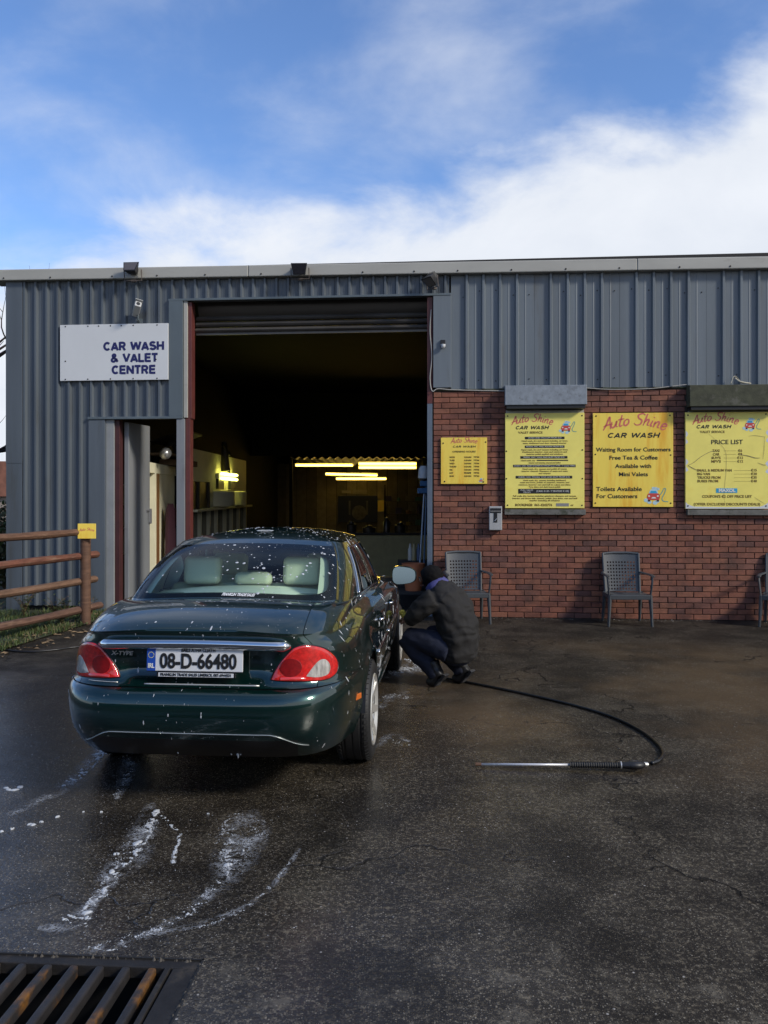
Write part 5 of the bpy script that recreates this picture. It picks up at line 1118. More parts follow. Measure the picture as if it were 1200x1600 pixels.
for c in range(NC):
    m_ = mid(c); rear = m_[1] < -.999; lid = rear and abs(m_[0]) < TR-.003; seam = rear and TR-.003 <= abs(m_[0]) < TR+.003
    dcl = door_of(c); bump_end = INF[c][1] < -.40
    for i in range(len(LT)-1):
        z_ = rowsL[i][c].z
        k = ('valance' if rear and abs(m_[0]) < .70+.0*i and i < 4 else 'bumper') if bump_end and (rear or abs(m_[1]) > .5) and m_[1] < 0 else 'body'
        if dcl and i >= 2:
            if dcl == 'gap': continue
            k = dcl
        patch(G_[k], rowsL, i, c)
    joint = [rowsL[-1], rowsU[0]]
    if not bump_end or m_[1] > 0:
        if dcl != 'gap': patch(G_[dcl or 'body'], joint, 0, c)
    for i in range(len(UT)-1):
        if dcl == 'gap' or (seam): continue
        patch(G_[dcl or ('boot_lid' if lid else 'body')], rowsU, i, c)
    for i in range(len(DU)-1):
        if lid and i == 10: continue
        if seam and i <= 10: continue
        patch(G_['boot_lid' if lid and i < 10 else 'body'], rowsD, i, c)
    for i in range(len(GT)-1):
        tm = (GT[i]+GT[i+1])/2
        if rear and .03 < tm < .90: k = 'rear_window'
        elif m_[1] > .999 and abs(m_[0]) < .97 and .03 < tm < .955: k = 'windscreen'
        elif abs(m_[0]) > .999 and QG[0] < m_[1] < QG[2] and .05 < tm < .90: k = ('sg_r' if m_[1] < QG[1]-.01 else 'sg_f')+('0' if m_[0] > 0 else '1') if abs(m_[1]-QG[1]) > .012 else 'body'
        else: k = 'body'
        patch(G_[k], rowsG, i, c)
    for i in range(len(RK)-1): patch(G_['roof'], rowsR, i, c)
G_['roof'].v += [tuple(v) for v in rowsR[-1]]; nv = len(G_['roof'].v); G_['roof'].face(range(nv-NC, nv))
weld(G_['body'], 'body', M_paint, car); weld(G_['bumper'], 'bumper', M_paint, car); weld(G_['valance'], 'valance', M_trimblk, car)
boot = weld(G_['boot_lid'], 'boot_lid', M_paint, car, 50); roof = weld(G_['roof'], 'roof', M_paint, car, 60)
rw = weld(G_['rear_window'], 'rear_window', M_glass, car, 60); weld(G_['windscreen'], 'windscreen', M_glass, car, 60)
doors = {}
for k, nm in (('df0', 'front_door'), ('dr0', 'rear_door'), ('df1', 'front_door'), ('dr1', 'rear_door')): doors[k] = weld(G_[k], nm, M_paint, car)
for k, dk in (('sg_f0', 'df0'), ('sg_r0', 'dr0'), ('sg_f1', 'df1'), ('sg_r1', 'dr1')): weld(G_[k], 'side_window', M_side_glass, doors[dk])
# dark inner skin under every panel, so shut lines read dark
ib = MB()
def inset(rows, dist):
    o = []
    for r_ in rows: o.append([Vector((v.x*(1-dist/ max(.5, abs(v.x)+.3)), v.y+(dist if v.y < 0 else -dist if v.y > 3 else 0), v.z)) for v in r_])
    return o
for rows in (inset(rowsL, .02), inset(rowsU, .02)):
    for c in range(NC):
        for i in range(len(rows)-1): patch(ib, rows, i, c)
rows = [[Vector((v.x*.985, v.y, v.z-.014)) for v in r_] for r_ in rowsD[:11]]
for c in range(NC):
    for i in range(len(rows)-1): patch(ib, rows, i, c)
a_, b_ = inset(rowsL, .02)[-1], inset(rowsU, .02)[0]
for c in range(NC): patch(ib, [a_, b_], 0, c)
weld(ib, 'inner_skin', M_trimblk, car)
# cream pillar and roof lining
tb = MB()
def inward(v, k=.955, dz=-.018): return Vector((v.x*k, 1.02+(v.y-1.02)*k, v.z+dz))
for c in range(NC):
    m_ = mid(c); rear = m_[1] < -.999
    for i in range(len(GT)-1):
        tm = (GT[i]+GT[i+1])/2; win = (rear and abs(m_[0]) < .80 and .03 < tm < .93) or (m_[1] > .999 and abs(m_[0]) < .97) or (abs(m_[0]) > .999 and QG[0] < m_[1] < QG[2] and .05 < tm < .90 and abs(m_[1]-QG[1]) > .012)
        if not win: patch(tb, [[inward(v) for v in rowsG[i]], [inward(v) for v in rowsG[i+1]]], 0, c)
    for i in range(len(RK)-1): patch(tb, [[inward(v, .965, -.03) for v in rowsR[i]], [inward(v, .965, -.03) for v in rowsR[i+1]]], 0, c)
weld(tb, 'cabin_lining', mat('cabin_lining', (.50, .52, .42), .8), car, 60)
# black printed border of the rear window
ri = [c for c in range(NC) if cols[c][1] == -1.0]; 
def rw_pt(a, b, off=.004):
    p = min(abs(a), 1)*1.0; d = (math.copysign(p, a) if a else 0.0, -1.0); A_, B_ = belt_pt(d), roof_pt(d); B_.z = 1.362+.028*(1-(B_.x/.6)**2); t = .03+.87*b
    q_ = A_.lerp(B_, t); o_ = Vector((q_.x, (q_.y-1.0)*.45, 0)).normalized(); return q_+o_*.034*4*t*(1-t)*(.6+.4*t)+Vector((0, 0, .022*4*t*(1-t)))+Vector((0, off*.7, -off*.7))
fb = MB(); NF = 200
def frit_in(th_):
    ca, sa = math.cos(th_), math.sin(th_); wa = .875; r_ = ((abs(ca)/wa)**7+(abs(sa)/.395)**7)**(-1/7); a, b = ca*r_, sa*r_+.470
    a *= 1-.05*(b-.5)
    if b > .5: b -= .065*sm((.34-abs(a))/.08)*sm((b-.6)/.2)
    return a, b
def frit_out(th_):
    ca, sa = math.cos(th_), math.sin(th_); r_ = 1/max(abs(ca), abs(sa)/.5); return ca*r_, sa*r_+.5
ths = sorted(set([2*math.pi*i/NF for i in range(NF)]+[math.atan2(sy*.5, sx)%(2*math.pi) for sx in (-1, 1) for sy in (-1, 1)]))
for k in range(5):
    for th_ in ths: (a0, b0), (a1, b1) = frit_in(th_), frit_out(th_); fb.v.append(tuple(rw_pt(a0+(a1-a0)*k/4, b0+(b1-b0)*k/4)))
n_ = len(ths)
for k in range(4):
    for i in range(n_): j = (i+1) % n_; fb.face((k*n_+i, k*n_+j, (k+1)*n_+j, (k+1)*n_+i))
fb.build('window_border', mat('black_border', (.006, .007, .008), .25), rw, smooth=True)
def along(c0, t0, t1): pass
def draw_on_rw(a, b, off=-.004): return rw_pt(a, b, off)
# window sticker lettering, laid on the glass
def basis(p0, px, pz):
    ex = (px-p0).normalized(); ez = (pz-p0); ez = (ez-ex*ez.dot(ex)).normalized(); ey = ex.cross(ez); return Matrix((ex, ez, ey)).transposed().to_4x4()
p0 = rw_pt(.10, .035, -.003); Mx = basis(p0, rw_pt(.3, .035, -.003), rw_pt(.10, .1, -.003))
st = text('FRANKLIN TRADE SALES', rw, p0, .040, mat('sticker_white', (.72, .72, .72), .5), .205, bold=.0012, shear=.25, depth=.0004); st.rotation_euler = Mx.to_euler()
# chrome round the side glass, waist and sill mouldings
def strip(name, pts, r_, m, parent, n=6, flat=None):
    mb = MB(); mb.tube(pts, r_, n, flat=flat); return mb.build(name, m, parent, smooth=True)
def gside(sx, q_, t):
    d = (float(sx), q_); A_, B_ = belt_pt(d), roof_pt(d); e = sm((abs(q_)-.55)/.45); B_.z = 1.352*(1-e)+e*(1.362+.028*(1-(B_.x/.6)**2))
    p = A_.lerp(B_, t); o_ = Vector((p.x, (p.y-1.0)*.45, 0)).normalized(); return p+o_*(.030*4*t*(1-t)*(.6+.4*t)+.003)
for sx in (1, -1):
    q0, q1 = QG[0], QG[2]
    loop = [gside(sx, q_, .05) for q_ in np.linspace(q1, q0, 30)]+[gside(sx, q0, t) for t in np.linspace(.1, .82, 12)]+[gside(sx, q0+.02+.0*t, .87) for t in (0,)]+[gside(sx, q_, .905) for q_ in np.linspace(q0+.07, q1-.05, 24)]
    strip('window_chrome', loop, .008, M_chrome, car); strip('waist_chrome', [gside(sx, q_, .02)+Vector((sx*.004, 0, -.004)) for q_ in np.linspace(q1, q0, 30)], .011, M_chrome, car, flat=.6)
    for qd in (QG[1],): strip('pillar_edge', [gside(sx, qd-.013, t)+Vector((sx*.002, 0, 0)) for t in np.linspace(.05, .9, 10)], .005, M_chrome, car)
    strip('quarter_divider', [gside(sx, -.40-.03*t, t)+Vector((sx*.001, 0, 0)) for t in np.linspace(.05, .86, 10)], .007, M_trimblk, doors['dr0' if sx > 0 else 'dr1'])
    strip('quarter_divider', [gside(sx, -.385-.03*t, t)+Vector((sx*.002, 0, 0)) for t in np.linspace(.05, .86, 10)], .0035, M_chrome, doors['dr0' if sx > 0 else 'dr1'])
    def bside(y, z, off=.004):
        t = (YC-y)/(YC-Yr(z)) if y < YC else (y-YC)/(Yf(z)-YC); return Vector((sx*(Wz(z)*(1-min(t, .999)**NB)**(1/NB)+off), y, z))
    for a, b, k in ((.44, 1.29, 'dr'), (1.31, 2.29, 'df')): strip('side_moulding', [bside(y, .600) for y in np.linspace(a, b, 10)], .010, M_chrome, doors[k+('0' if sx > 0 else '1')])
    for y0, k in ((.62, 'dr'), (1.52, 'df')): strip('door_handle', [bside(y, .80, o_) for y, o_ in ((y0, .004), (y0+.03, .032), (y0+.16, .032), (y0+.19, .004))], .011, M_chrome, doors[k+('0' if sx > 0 else '1')])
    strip('sill', [bside(y, .26, -.006) for y in np.linspace(.40, 2.32, 12)], .03, M_paint, car)
    # side marker low on the bumper flank
    c_ = bside(-.50, .515, .0); nx = Vector((sx*.93, -.36, 0)).normalized(); mb = MB(); tx_ = Vector((-nx.y, nx.x, 0)); 
    mb.box(-.045, .045, -.004, .006, -.017, .017, M=Matrix.Translation(c_) @ Matrix(((tx_.x, nx.x, 0), (tx_.y, nx.y, 0), (0, 0, 1))).to_4x4()); mb.build('side_marker', mat('amber_lens', (.55, .13, .02), .25, coat=.5), car, bevel=.004)
    # mirror
    mc = Vector((sx*.955, 1.98, .985)); mb = MB(); n = 20; rings = []
    for yy, s_ in ((.0, .93), (.0, 1.0), (.03, 1.03), (.09, .86), (.13, .5), (.145, .1)):
        for i in range(n):
            t = 6.2832*i/n; ex = abs(math.cos(t))**.62*math.copysign(1, math.cos(t)); ez = abs(math.sin(t))**.62*math.copysign(1, math.sin(t))
            mb.v.append((mc.x+sx*ex*.108*s_, mc.y+yy, mc.z+ez*(.078-.012*ex)*s_))
    for k in range(5):
        for i in range(n): j = (i+1) % n; mb.face((k*n+i, k*n+j, (k+1)*n+j, (k+1)*n+i))
    mi = mb.build('door_mirror', M_paint, car, smooth=45); mb = MB(); mb.v = [(v[0]+(mc.x-v[0])*.10, mc.y+.004, v[2]+(mc.z-v[2])*.10) for v in MB.__new__(MB).__dict__.get('v', [])] if False else []
    for i in range(n):
        t = 6.2832*i/n; ex = abs(math.cos(t))**.62*math.copysign(1, math.cos(t)); ez = abs(math.sin(t))**.62*math.copysign(1, math.sin(t)); zz_ = ez*(.073-.012*ex); mb.v.append((mc.x+sx*ex*.101, mc.y-.012+zz_*.14, mc.z+zz_))
    mb.face(range(n)); mb.build('mirror_glass', mat('mirror_glass', (.22, .28, .30), .10, metal=1), mi)
    mb = MB(); mb.box(sx*.74, sx*.90, 2.0, 2.06, .925, .965); mb.build('mirror_arm', M_trimblk, mi)
# underbody, wheel liners, wheels
mb = MB(); mb.box(-.50, .50, -.62, 3.35, .24, .32); mb.box(-.78, .78, .42, 2.28, .22, .30); mb.build('underbody', M_trimblk, car)
for sx in (1, -1):
    for yw in (0, 2.71):
        mb = MB(); Mw = Matrix.Translation((sx*.58, yw, .318)) @ Matrix.Rotation(R(90), 4, 'Y'); mb.lathe([(.372, -.28 if sx < 0 else -.02), (.372, .02 if sx < 0 else .28)], 20, Mw, a0=R(100), a1=R(260)); mb.lathe([(.0, 0), (.372, 0)], 20, Mw, a0=R(80), a1=R(280)); mb.build('wheel_liner', M_trimblk, car)
def make_wheel(sx, yw):
    W = bpy.data.objects.new('wheel', None); COL.objects.link(W); W.parent = car; W.location = (sx*.772, yw, .317); W.rotation_euler = (0, 0, 0 if sx > 0 else math.pi)
    return W
tyre = MB(); MX = Matrix.Rotation(R(90), 4, 'Y')
tyre.lathe([(.222, -.095), (.245, -.108), (.285, -.110), (.305, -.098), (.314, -.085), (.317, -.06), (.311, -.055), (.311, -.047), (.317, -.042), (.317, -.006), (.310, -.004), (.310, .004), (.317, .006), (.317, .042), (.311, .047), (.311, .055), (.317, .06), (.314, .085), (.305, .098), (.285, .110), (.245, .108), (.222, .095)], 56, MX)
for i in range(56):
    a = 6.2832*i/56
    for s_ in (-1, 1): tyre.box(-.012, .012, -.010, .010, 0, .006, M=Matrix.Rotation(a, 4, 'X') @ Matrix.Translation((s_*.083, 0, .3125)) @ Matrix.Rotation(R(s_*22), 4, 'Y'))
tyre_me = tyre.mesh('tyre', 40)
rim = MB(); rim.lathe([(.222, -.095), (.218, -.08), (.20, -.07), (.19, .05), (.200, .088), (.222, .098), (.228, .106), (.222, .112), (.205, .100), (.196, .092)], 48, MX)
for i in range(7):
    a = 6.2832*i/7; Mr = Matrix.Rotation(a, 4, 'X')
    vs = [Mr @ Vector(p) for p in ((.060, -.030, .04), (.060, .030, .04), (.098, .024, .20), (.098, -.024, .20), (.085, -.028, .04), (.085, .028, .04), (.112, .020, .204), (.112, -.020, .204))]
    rim.add(vs, [(0,1,2,3), (4,7,6,5), (0,4,5,1), (1,5,6,2), (2,6,7,3), (3,7,4,0)])
rim.lathe([(0, .098), (.03, .097), (.055, .09), (.062, .06), (.0, .05)], 20, MX); rim_me = rim.mesh('rim', 40)
disc = MB(); disc.lathe([(.0, .0), (.15, .0), (.15, .02), (0, .02)], 28, MX); disc_me = disc.mesh('brake_disc')
for sx in (1, -1):
    for yw in (0, 2.71): Wh = make_wheel(sx, yw); link('tyre', tyre_me, M_rubber, Wh); link('rim', rim_me, M_silver, Wh); link('brake_disc', disc_me, mat('disc_steel', (.2, .18, .16), .4, metal=1), Wh)
# interior
def rbox(name, c, s_, m, parent, bev=.04, rot=None):
    mb = MB(); mb.box(-s_[0]/2, s_[0]/2, -s_[1]/2, s_[1]/2, -s_[2]/2, s_[2]/2); o = mb.build(name, m, parent, smooth=True); o.location = c
    if rot: o.rotation_euler = rot
    b = o.modifiers.new('b', 'BEVEL'); b.width = bev; b.segments = 5; return o
mb = MB(); n = 13; vs = []
for j in range(5):
    for i in range(n):
        x = -.625+1.25*i/(n-1); y0 = -.30+.10*(abs(x)/.62)**2; vs.append((x*(1-.0*j), y0+(.30-y0)*j/4, 1.062-.040*(abs(x)/.62)**2+.012*j/4))
mb.add(vs, [(j*n+i, j*n+i+1, (j+1)*n+i+1, (j+1)*n+i) for j in range(4) for i in range(n-1)]); mb.build('parcel_shelf', mat('cream_shelf', (.80, .82, .68), .75, vary=.06), car, smooth=True)
for x in (-.44, .44): 
    mb = MB(); mb.lathe([(0, .004), (.09, .003), (.10, -.004)], 20, Matrix.Translation((x, -.03, 1.049)) @ Matrix.Scale(1.6, 4, (1, 0, 0))); mb.build('speaker_grille', mat('grille_cream', (.30, .33, .26), .8), car)
rs = rbox('rear_seat', (0, .41, .83), (1.22, .17, .50), M_leather, car, .06, (R(-12), 0, 0)); rbox('rear_seat', (0, .72, .50), (1.22, .50, .22), M_leather, car, .06)
for x, w_, h_, z_ in ((-.36, .265, .200, 1.172), (.345, .265, .200, 1.172), (0, .26, .10, 1.112)): rbox('headrest', (x, .355, z_), (w_, .105, h_), M_leather, car, .042, (R(-8), 0, 0))
for x in (-.37, .37):
    rbox('front_seat', (x, 1.22, .78), (.52, .14, .62), M_leather, car, .06, (R(-14), 0, 0)); rbox('front_seat', (x, 1.50, .48), (.52, .5, .18), M_leather, car, .06); rbox('headrest', (x, 1.12, 1.15), (.27, .10, .17), M_leather, car, .04, (R(-10), 0, 0))
rbox('dashboard', (0, 2.12, .84), (1.38, .36, .22), M_trimblk, car, .05); mb = MB(); mb.lathe([(.175, -.015), (.19, 0), (.175, .015), (.165, 0), (.175, -.015)], 24, Matrix.Translation((.37, 1.86, .93)) @ Matrix.Rotation(R(65), 4, 'X')); mb.build('steering_wheel', M_trimblk, car)
mb = MB(); mb.box(-.11, .11, 1.78, 1.80, 1.27, 1.33); mb.build('rear_view_mirror', M_trimblk, car, bevel=.008)
# rear lamps
def lamp(sx):
    out = [(.414,.713), (.432,.752), (.460,.795), (.496,.840), (.540,.882), (.592,.895), (.640,.887), (.690,.862), (.727,.822), (.748,.778), (.750,.735), (.733,.708), (.690,.697), (.600,.702), (.500,.706)]
    if sx < 0: out = [(x if x < .56 else x, z) for x, z in out]
    P = [p for p in smoothpath([(x, 0, z) for x, z in out+[out[0]]], 5)][:-1]; c_ = Vector((.600, 0, .785)); mb = MB(); n = len(P); ks = [1.0, .985, .95, .85, .7, .5, .3, .12]
    lift = [-.012, .006, .010, .0125, .014, .015, .015, .015]
    def dp(p, k, l_): x, z = c_.x+(p.x-c_.x)*k, c_.z+(p.z-c_.z)*k; y = car_rear(min(x, .80), z); nx = sm((x-.55)/.2)*.55; return (sx*(x+l_*nx), y-l_*(1-.3*nx), z)
    for k, l_ in zip(ks, lift): mb.v += [dp(p, k, l_) for p in P]
    for j in range(len(ks)-1):
        for i in range(n): i2 = (i+1) % n; mb.face((j*n+i, j*n+i2, (j+1)*n+i2, (j+1)*n+i))
    mb.face(range((len(ks)-1)*n, len(ks)*n)); o = mb.build('tail_lamp', M_lens, car, smooth=40)
    def insert(name, poly, m, l_=.016):
        Q = smoothpath([(x, 0, z) for x, z in poly+[poly[0]]], 4)[:-1]; g_ = sum(Q, Vector())/len(Q); b2 = MB()
        def lf(x, z):                                   # lamp face height at a point, from the same ring profile
            d_ = 1.0
            for k_ in np.linspace(0, 1, 41):
                q_ = Vector((c_.x+(x-c_.x)/max(k_, .02), 0, c_.z+(z-c_.z)/max(k_, .02)))
            return l_
        for k, dl in ((1.0, -.004), (.96, .0), (.5, .003), (0.05, .004)):
            for p in Q:
                x, z = g_.x+(p.x-g_.x)*k, g_.z+(p.z-g_.z)*k; y = car_rear(min(x, .80), z); nx = sm((x-.55)/.2)*.55; b2.v.append((sx*(x+(l_+dl)*nx), y-(l_+dl)*(1-.3*nx), z))
        m_ = len(Q)
        for j in range(3):
            for i in range(m_): i2 = (i+1) % m_; b2.face((j*m_+i, j*m_+i2, (j+1)*m_+i2, (j+1)*m_+i))
        b2.face(range(3*m_, 4*m_)); return b2.build(name, m, o, smooth=40)
    insert('clear_lens', [(.600,.728), (.628,.770), (.660,.806), (.688,.808), (.708,.782), (.713,.748), (.700,.722), (.655,.717)], M_clear, .0155)
    gk = MB(); rim_ = [Vector(dp(p, 1.0, .0)) for p in P]; gk.tube(rim_+[rim_[0]], .0045, 6, caps=False); gk.build('gasket', M_trimblk, o, smooth=True)
    ring = [(.525+.058*math.cos(t), .778+.050*math.sin(t)) for t in np.linspace(0, 6.2832, 13)[:-1]]; insert('lamp_disc', ring, M_lens2, .0165)
    insert('reflector', [(.470,.714), (.590,.712), (.588,.728), (.478,.730)], M_lens3, .0160)
M_lens = mat('red_lens', (.55, .016, .014), .12, coat=1, vary=.35, vscale=45, bump=.12, bscale=110); M_lens2 = mat('red_lens_disc', (.22, .006, .008), .12, coat=1, vary=.2, vscale=60); M_lens3 = mat('red_reflector', (.60, .03, .025), .2, coat=1)
M_clear = mat('clear_ribbed_lens', (.36, .34, .31), .15, coat=1, vary=.4, vscale=70, stretch=(1, 1, .25), bump=.3, bscale=90)
lamp(1); lamp(-1)
# chrome bar with letters, badge, plate
bar = strip('boot_chrome', [(x, car_rear(x, .915)-.008+recess(x, .915)*-.6-(.004 if abs(x) < .5 else 0), .905-.010*(x/.5)**2) for x in np.linspace(-.525, .525, 31)], [.012]+[.029]*29+[.012], M_chrome, boot, 12)
for i, ch in enumerate('JAGUAR'): 
    x = -.235+.094*i; text(ch, bar, (x, car_rear(x, .905)-.045, .897), .030, M_trimblk, bold=.0008)
text('X-TYPE', boot, (-.405, min(car_rear(x_, .842) for x_ in (-.47, -.405, -.34))-.004, .842), .030, M_silver, .125, shear=.2, bold=.0008)
PZ, PY = .822, -1.012
pl = bpy.data.objects.new('number_plate', None); COL.objects.link(pl); pl.parent = car; pl.location = (.012, PY, PZ); pl.rotation_euler = (R(-4), 0, 0)
mb = MB(); mb.box(-.262, .262, 0, .012, -.062, .062); mb.box(-.2, .2, .012, .06, -.05, .05); mb.build('plate', mat('plate_white', (.66, .67, .68), .35), pl, bevel=.002)
mb = MB(); mb.box(-.2615, -.214, -.0012, .001, -.0615, .0615); bl = mb.build('blue_band', mat('plate_blue', (.012, .065, .36), .4), pl)
mb = MB(); mb.box(-.262, .262, -.003, .006, -.066, -.0625); mb.box(-.205, .225, -.004, .008, -.094, -.0665); fr_ = mb.build('plate_frame', M_trimblk, pl, bevel=.001)
mb = MB(); mb.box(-.195, .215, -.0052, -.003, -.091, -.070); mb.build('dealer_strip', mat('plate_white', (.66, .67, .68), .35), fr_)
text('FRANKLIN TRADE SALES LIMERICK 087-6944531', pl, (.01, -.0062, -.0805), .020, M_ink, .385, bold=.0006)
text('IRL', pl, (-.238, -.0022, -.036), .034, M_pale, .034, bold=.001)
mb = MB()
for i in range(12): a = 6.2832*i/12; mb.box(-.0018, .0018, -.0024, -.0012, -.0018, .0018, M=Matrix.Translation((-.238+.015*math.cos(a), 0, .022+.015*math.sin(a))))
mb.build('star_ring', M_yel, pl)
text('08-D-66480', pl, (.020, -.002, -.012), .108, M_ink, .42, bold=.0032); text('BAILE ÁTHA CLIATH', pl, (.02, -.002, .049), .026, M_ink, .185, bold=.0006)
# bright wet highlights on bumper crease and lid edge, modelled as pale strips
strip('bumper_strip', [(x, car_rear(x, z)-.004, z) for x, z in [(x, .446+.0*x-.085*sm((abs(x)-.42)/.22)) for x in np.linspace(-.62, .62, 41)]], .0032, mat('wet_highlight', (.35, .38, .38), .25, metal=.5), car)
strip('lid_strip', [(x, car_rear(x, .690)-.006, .684) for x in np.linspace(-.27, .36, 20)], .005, M_silver, boot)
strip('lamp_strip', [(sx_, car_rear(sx_, .690)-.004, .689) for sx_ in np.linspace(-.60, -.42, 8)], .003, M_silver, car)
# soap flecks
q = random.Random(77); sp = MB(); dgs = bpy.context.evaluated_depsgraph_get()
def flecks(o, n, rmax, test=None, streak=0):
    me = o.data; ar = np.array([p.area for p in me.polygons]); cum = np.cumsum(ar)/ar.sum(); done = 0; tries = 0
    while done < n and tries < n*12:
        tries += 1; p = me.polygons[int(np.searchsorted(cum, q.random()))]; vs = [me.vertices[i].co for i in p.vertices]
        if len(vs) < 4: continue
        u, v = q.random(), q.random(); c = vs[0]*(1-u)*(1-v)+vs[1]*u*(1-v)+vs[2]*u*v+vs[3]*(1-u)*v
        nn = p.normal.copy()
        if nn.dot(c-Vector((0, 1.0, .75))) < 0: nn = -nn
        if test and q.random() > test(c): continue
        r_ = .0012+rmax*q.random()**5; a = nn.orthogonal().normalized(); b = nn.cross(a); k = len(sp.v); el = q.uniform(.5, 1); al = q.uniform(0, 6.28)
        dn_ = Vector((0, 0, -1))-nn*(-nn.z); dn_ = dn_.normalized() if dn_.length > .05 else a; sdv = nn.cross(dn_)
        sx_ = r_*(1+streak*q.random()*4)
        for i in range(6): t = 6.2832*i/6; jj = q.uniform(.7, 1.1); sp.v.append(tuple(c+nn*.0007+dn_*sx_*math.cos(t)*jj+sdv*r_*el*math.sin(t)*jj))
        sp.v.append(tuple(c+nn*(.0007+r_*.35)))
        for i in range(6): sp.face((k+i, k+(i+1) % 6, k+6))
        done += 1
wn = lambda c: max(0, .35+noise.noise(c*4.2))
flecks(rw, 330, .013, lambda c: max(.03, (.35+noise.noise(c*4)) * (1.0 if c.x > -.12 else .25))); flecks(boot, 300, .007, lambda c: wn(c)*(.5+.8*(c.x > -.1)) if c.z > .9 else .25, .5)
flecks(roof, 520, .009, lambda c: wn(c)*1.6 if c.y < 1.1 else .1); flecks([o for o in car.children if o.name.startswith('bumper') and 'strip' not in o.name][0], 95, .006, lambda c: wn(c), .8)
flecks([o for o in car.children if o.name.startswith('body')][0], 420, .009, lambda c: wn(c)*(1.1 if c.x > .3 else .5), 1.0)
for k in ('dr0', 'df0'): flecks(doors[k], 70, .009, wn, 1.2)
o = sp.build('soap_flecks', M_foam, car, smooth=True); o['kind'] = 'stuff'
sp = MB(); P = [rowsR[4][0]*0+Vector((.02+.055*math.cos(t), .62+.075*math.sin(t), 1.438)) for t in np.linspace(0, 6.2832, 25)]; sp.tube(P, [.0035+.003*abs(math.sin(i*.9)) for i in range(25)], 6, flat=.5); sp.build('foam_ring', M_foam, roof)
# drips of foam under the rear valance
mb = MB()
for x, l_ in ((-.10, .02), (-.07, .012), (.195, .02), (.215, .014), (.232, .035), (.246, .018), (.05, .010)): mb.tube([(x, car_rear(x, .30)-.004, .318), (x+.003, car_rear(x, .30)-.004, .318-l_)], [.012, .0015], 6)
fd = mb.build('foam_drips', M_foam, car); fd['kind'] = 'stuff'

# ------------------------------------------------------------------ person crouching by the front wheel (world axes, facing -x towards the car)
def skin(name, pts, edges, m, parent, root, sub=2, smooth=True, post=None):
    names = list(pts); idx = {k: i for i, k in enumerate(names)}
    me = bpy.data.meshes.new(name); me.from_pydata([pts[k][0] for k in names], [(idx[a], idx[b]) for a, b in edges], [])
    o = bpy.data.objects.new(name+'_skel', me); COL.objects.link(o)
    md = o.modifiers.new('k', 'SKIN'); md.use_smooth_shade = True
    for i, k in enumerate(names):
        r_ = pts[k][1]; me.skin_vertices[0].data[i].radius = (r_, r_) if not isinstance(r_, tuple) else r_
        me.skin_vertices[0].data[i].use_root = (k == root)
    if sub: sb = o.modifiers.new('s', 'SUBSURF'); sb.levels = sub; sb.render_levels = sub
    dg = bpy.context.evaluated_depsgraph_get(); m2 = bpy.data.meshes.new_from_object(o.evaluated_get(dg)); m2.name = name
    bpy.data.objects.remove(o); bpy.data.meshes.remove(me)
    if post:
        for v in m2.vertices: v.co = post(v.co.copy())
    m2.materials.clear(); m2.polygons.foreach_set('use_smooth', [True]*len(m2.polygons))
    return link(name, m2, m, parent)
M_skin = mat('skin', (.36, .20, .13), .55, vary=.08, vscale=12)
M_jacket = mat('dark_grey_jacket', (.0095, .0085, .008), .85, vary=.25, vscale=6, bump=.3, bscale=140)
M_jeans = mat('navy_trousers', (.008, .012, .030), .85, vary=.25, vscale=7, bump=.3, bscale=120)
M_boot = mat('black_boot', (.012, .012, .013), .45, vary=.3, bump=.2)
M_hair = mat('black_hair', (.004, .0035, .0035), .8, spec=.15, vary=.3, vscale=40, bump=.5, bscale=160)
M_hood = mat('violet_blue_collar', (.060, .060, .19), .8, vary=.2, vscale=15)
PTURN = R(-34); PX = Vector((.545, 7.42, 0))
person = thing('person', 'person crouching beside the car in dark jacket and navy trousers, holding a yellow sponge', 'person', PX, PTURN)
PO = Vector((.52, 7.45, 0))
def rel(d): return {k: ((Vector(p)-PO), r_) for k, (p, r_) in d.items()}
Zc = 7.45
# one continuous body: pelvis, spine, neck, head, arms, legs
bodyp = rel({'pelvis': ((.66, 7.47, .33), .105), 'waist': ((.645, 7.47, .50), .085), 'chest': ((.575, 7.47, .67), .085), 'upper': ((.485, 7.47, .78), .065), 'neck': ((.42, 7.47, .875), .052), 'skull': ((.37, 7.46, .945), .078), 'brow': ((.32, 7.455, .955), .062), 'jaw': ((.315, 7.455, .885), .040),
  'shl': ((.47, 7.31, .77), .048), 'ell': ((.30, 7.25, .62), .042), 'wrl': ((.225, 7.33, .575), .027), 'shr': ((.46, 7.63, .77), .048), 'elr': ((.29, 7.67, .66), .042), 'wrr': ((.15, 7.60, .62), .027),
  'hl': ((.60, 7.37, .34), .088), 'kl': ((.19, 7.31, .42), .060), 'al': ((.50, 7.35, .13), .040), 'tl': ((.46, 7.35, .05), .03), 'hr': ((.62, 7.57, .33), .088), 'kr': ((.22, 7.66, .40), .060), 'ar': ((.62, 7.58, .14), .040), 'tr': ((.58, 7.58, .05), .03)})
be = [('pelvis','waist'),('waist','chest'),('chest','upper'),('upper','neck'),('neck','skull'),('skull','brow'),('brow','jaw'),('upper','shl'),('shl','ell'),('ell','wrl'),('upper','shr'),('shr','elr'),('elr','wrr'),('pelvis','hl'),('hl','kl'),('kl','al'),('al','tl'),('pelvis','hr'),('hr','kr'),('kr','ar'),('ar','tr')]
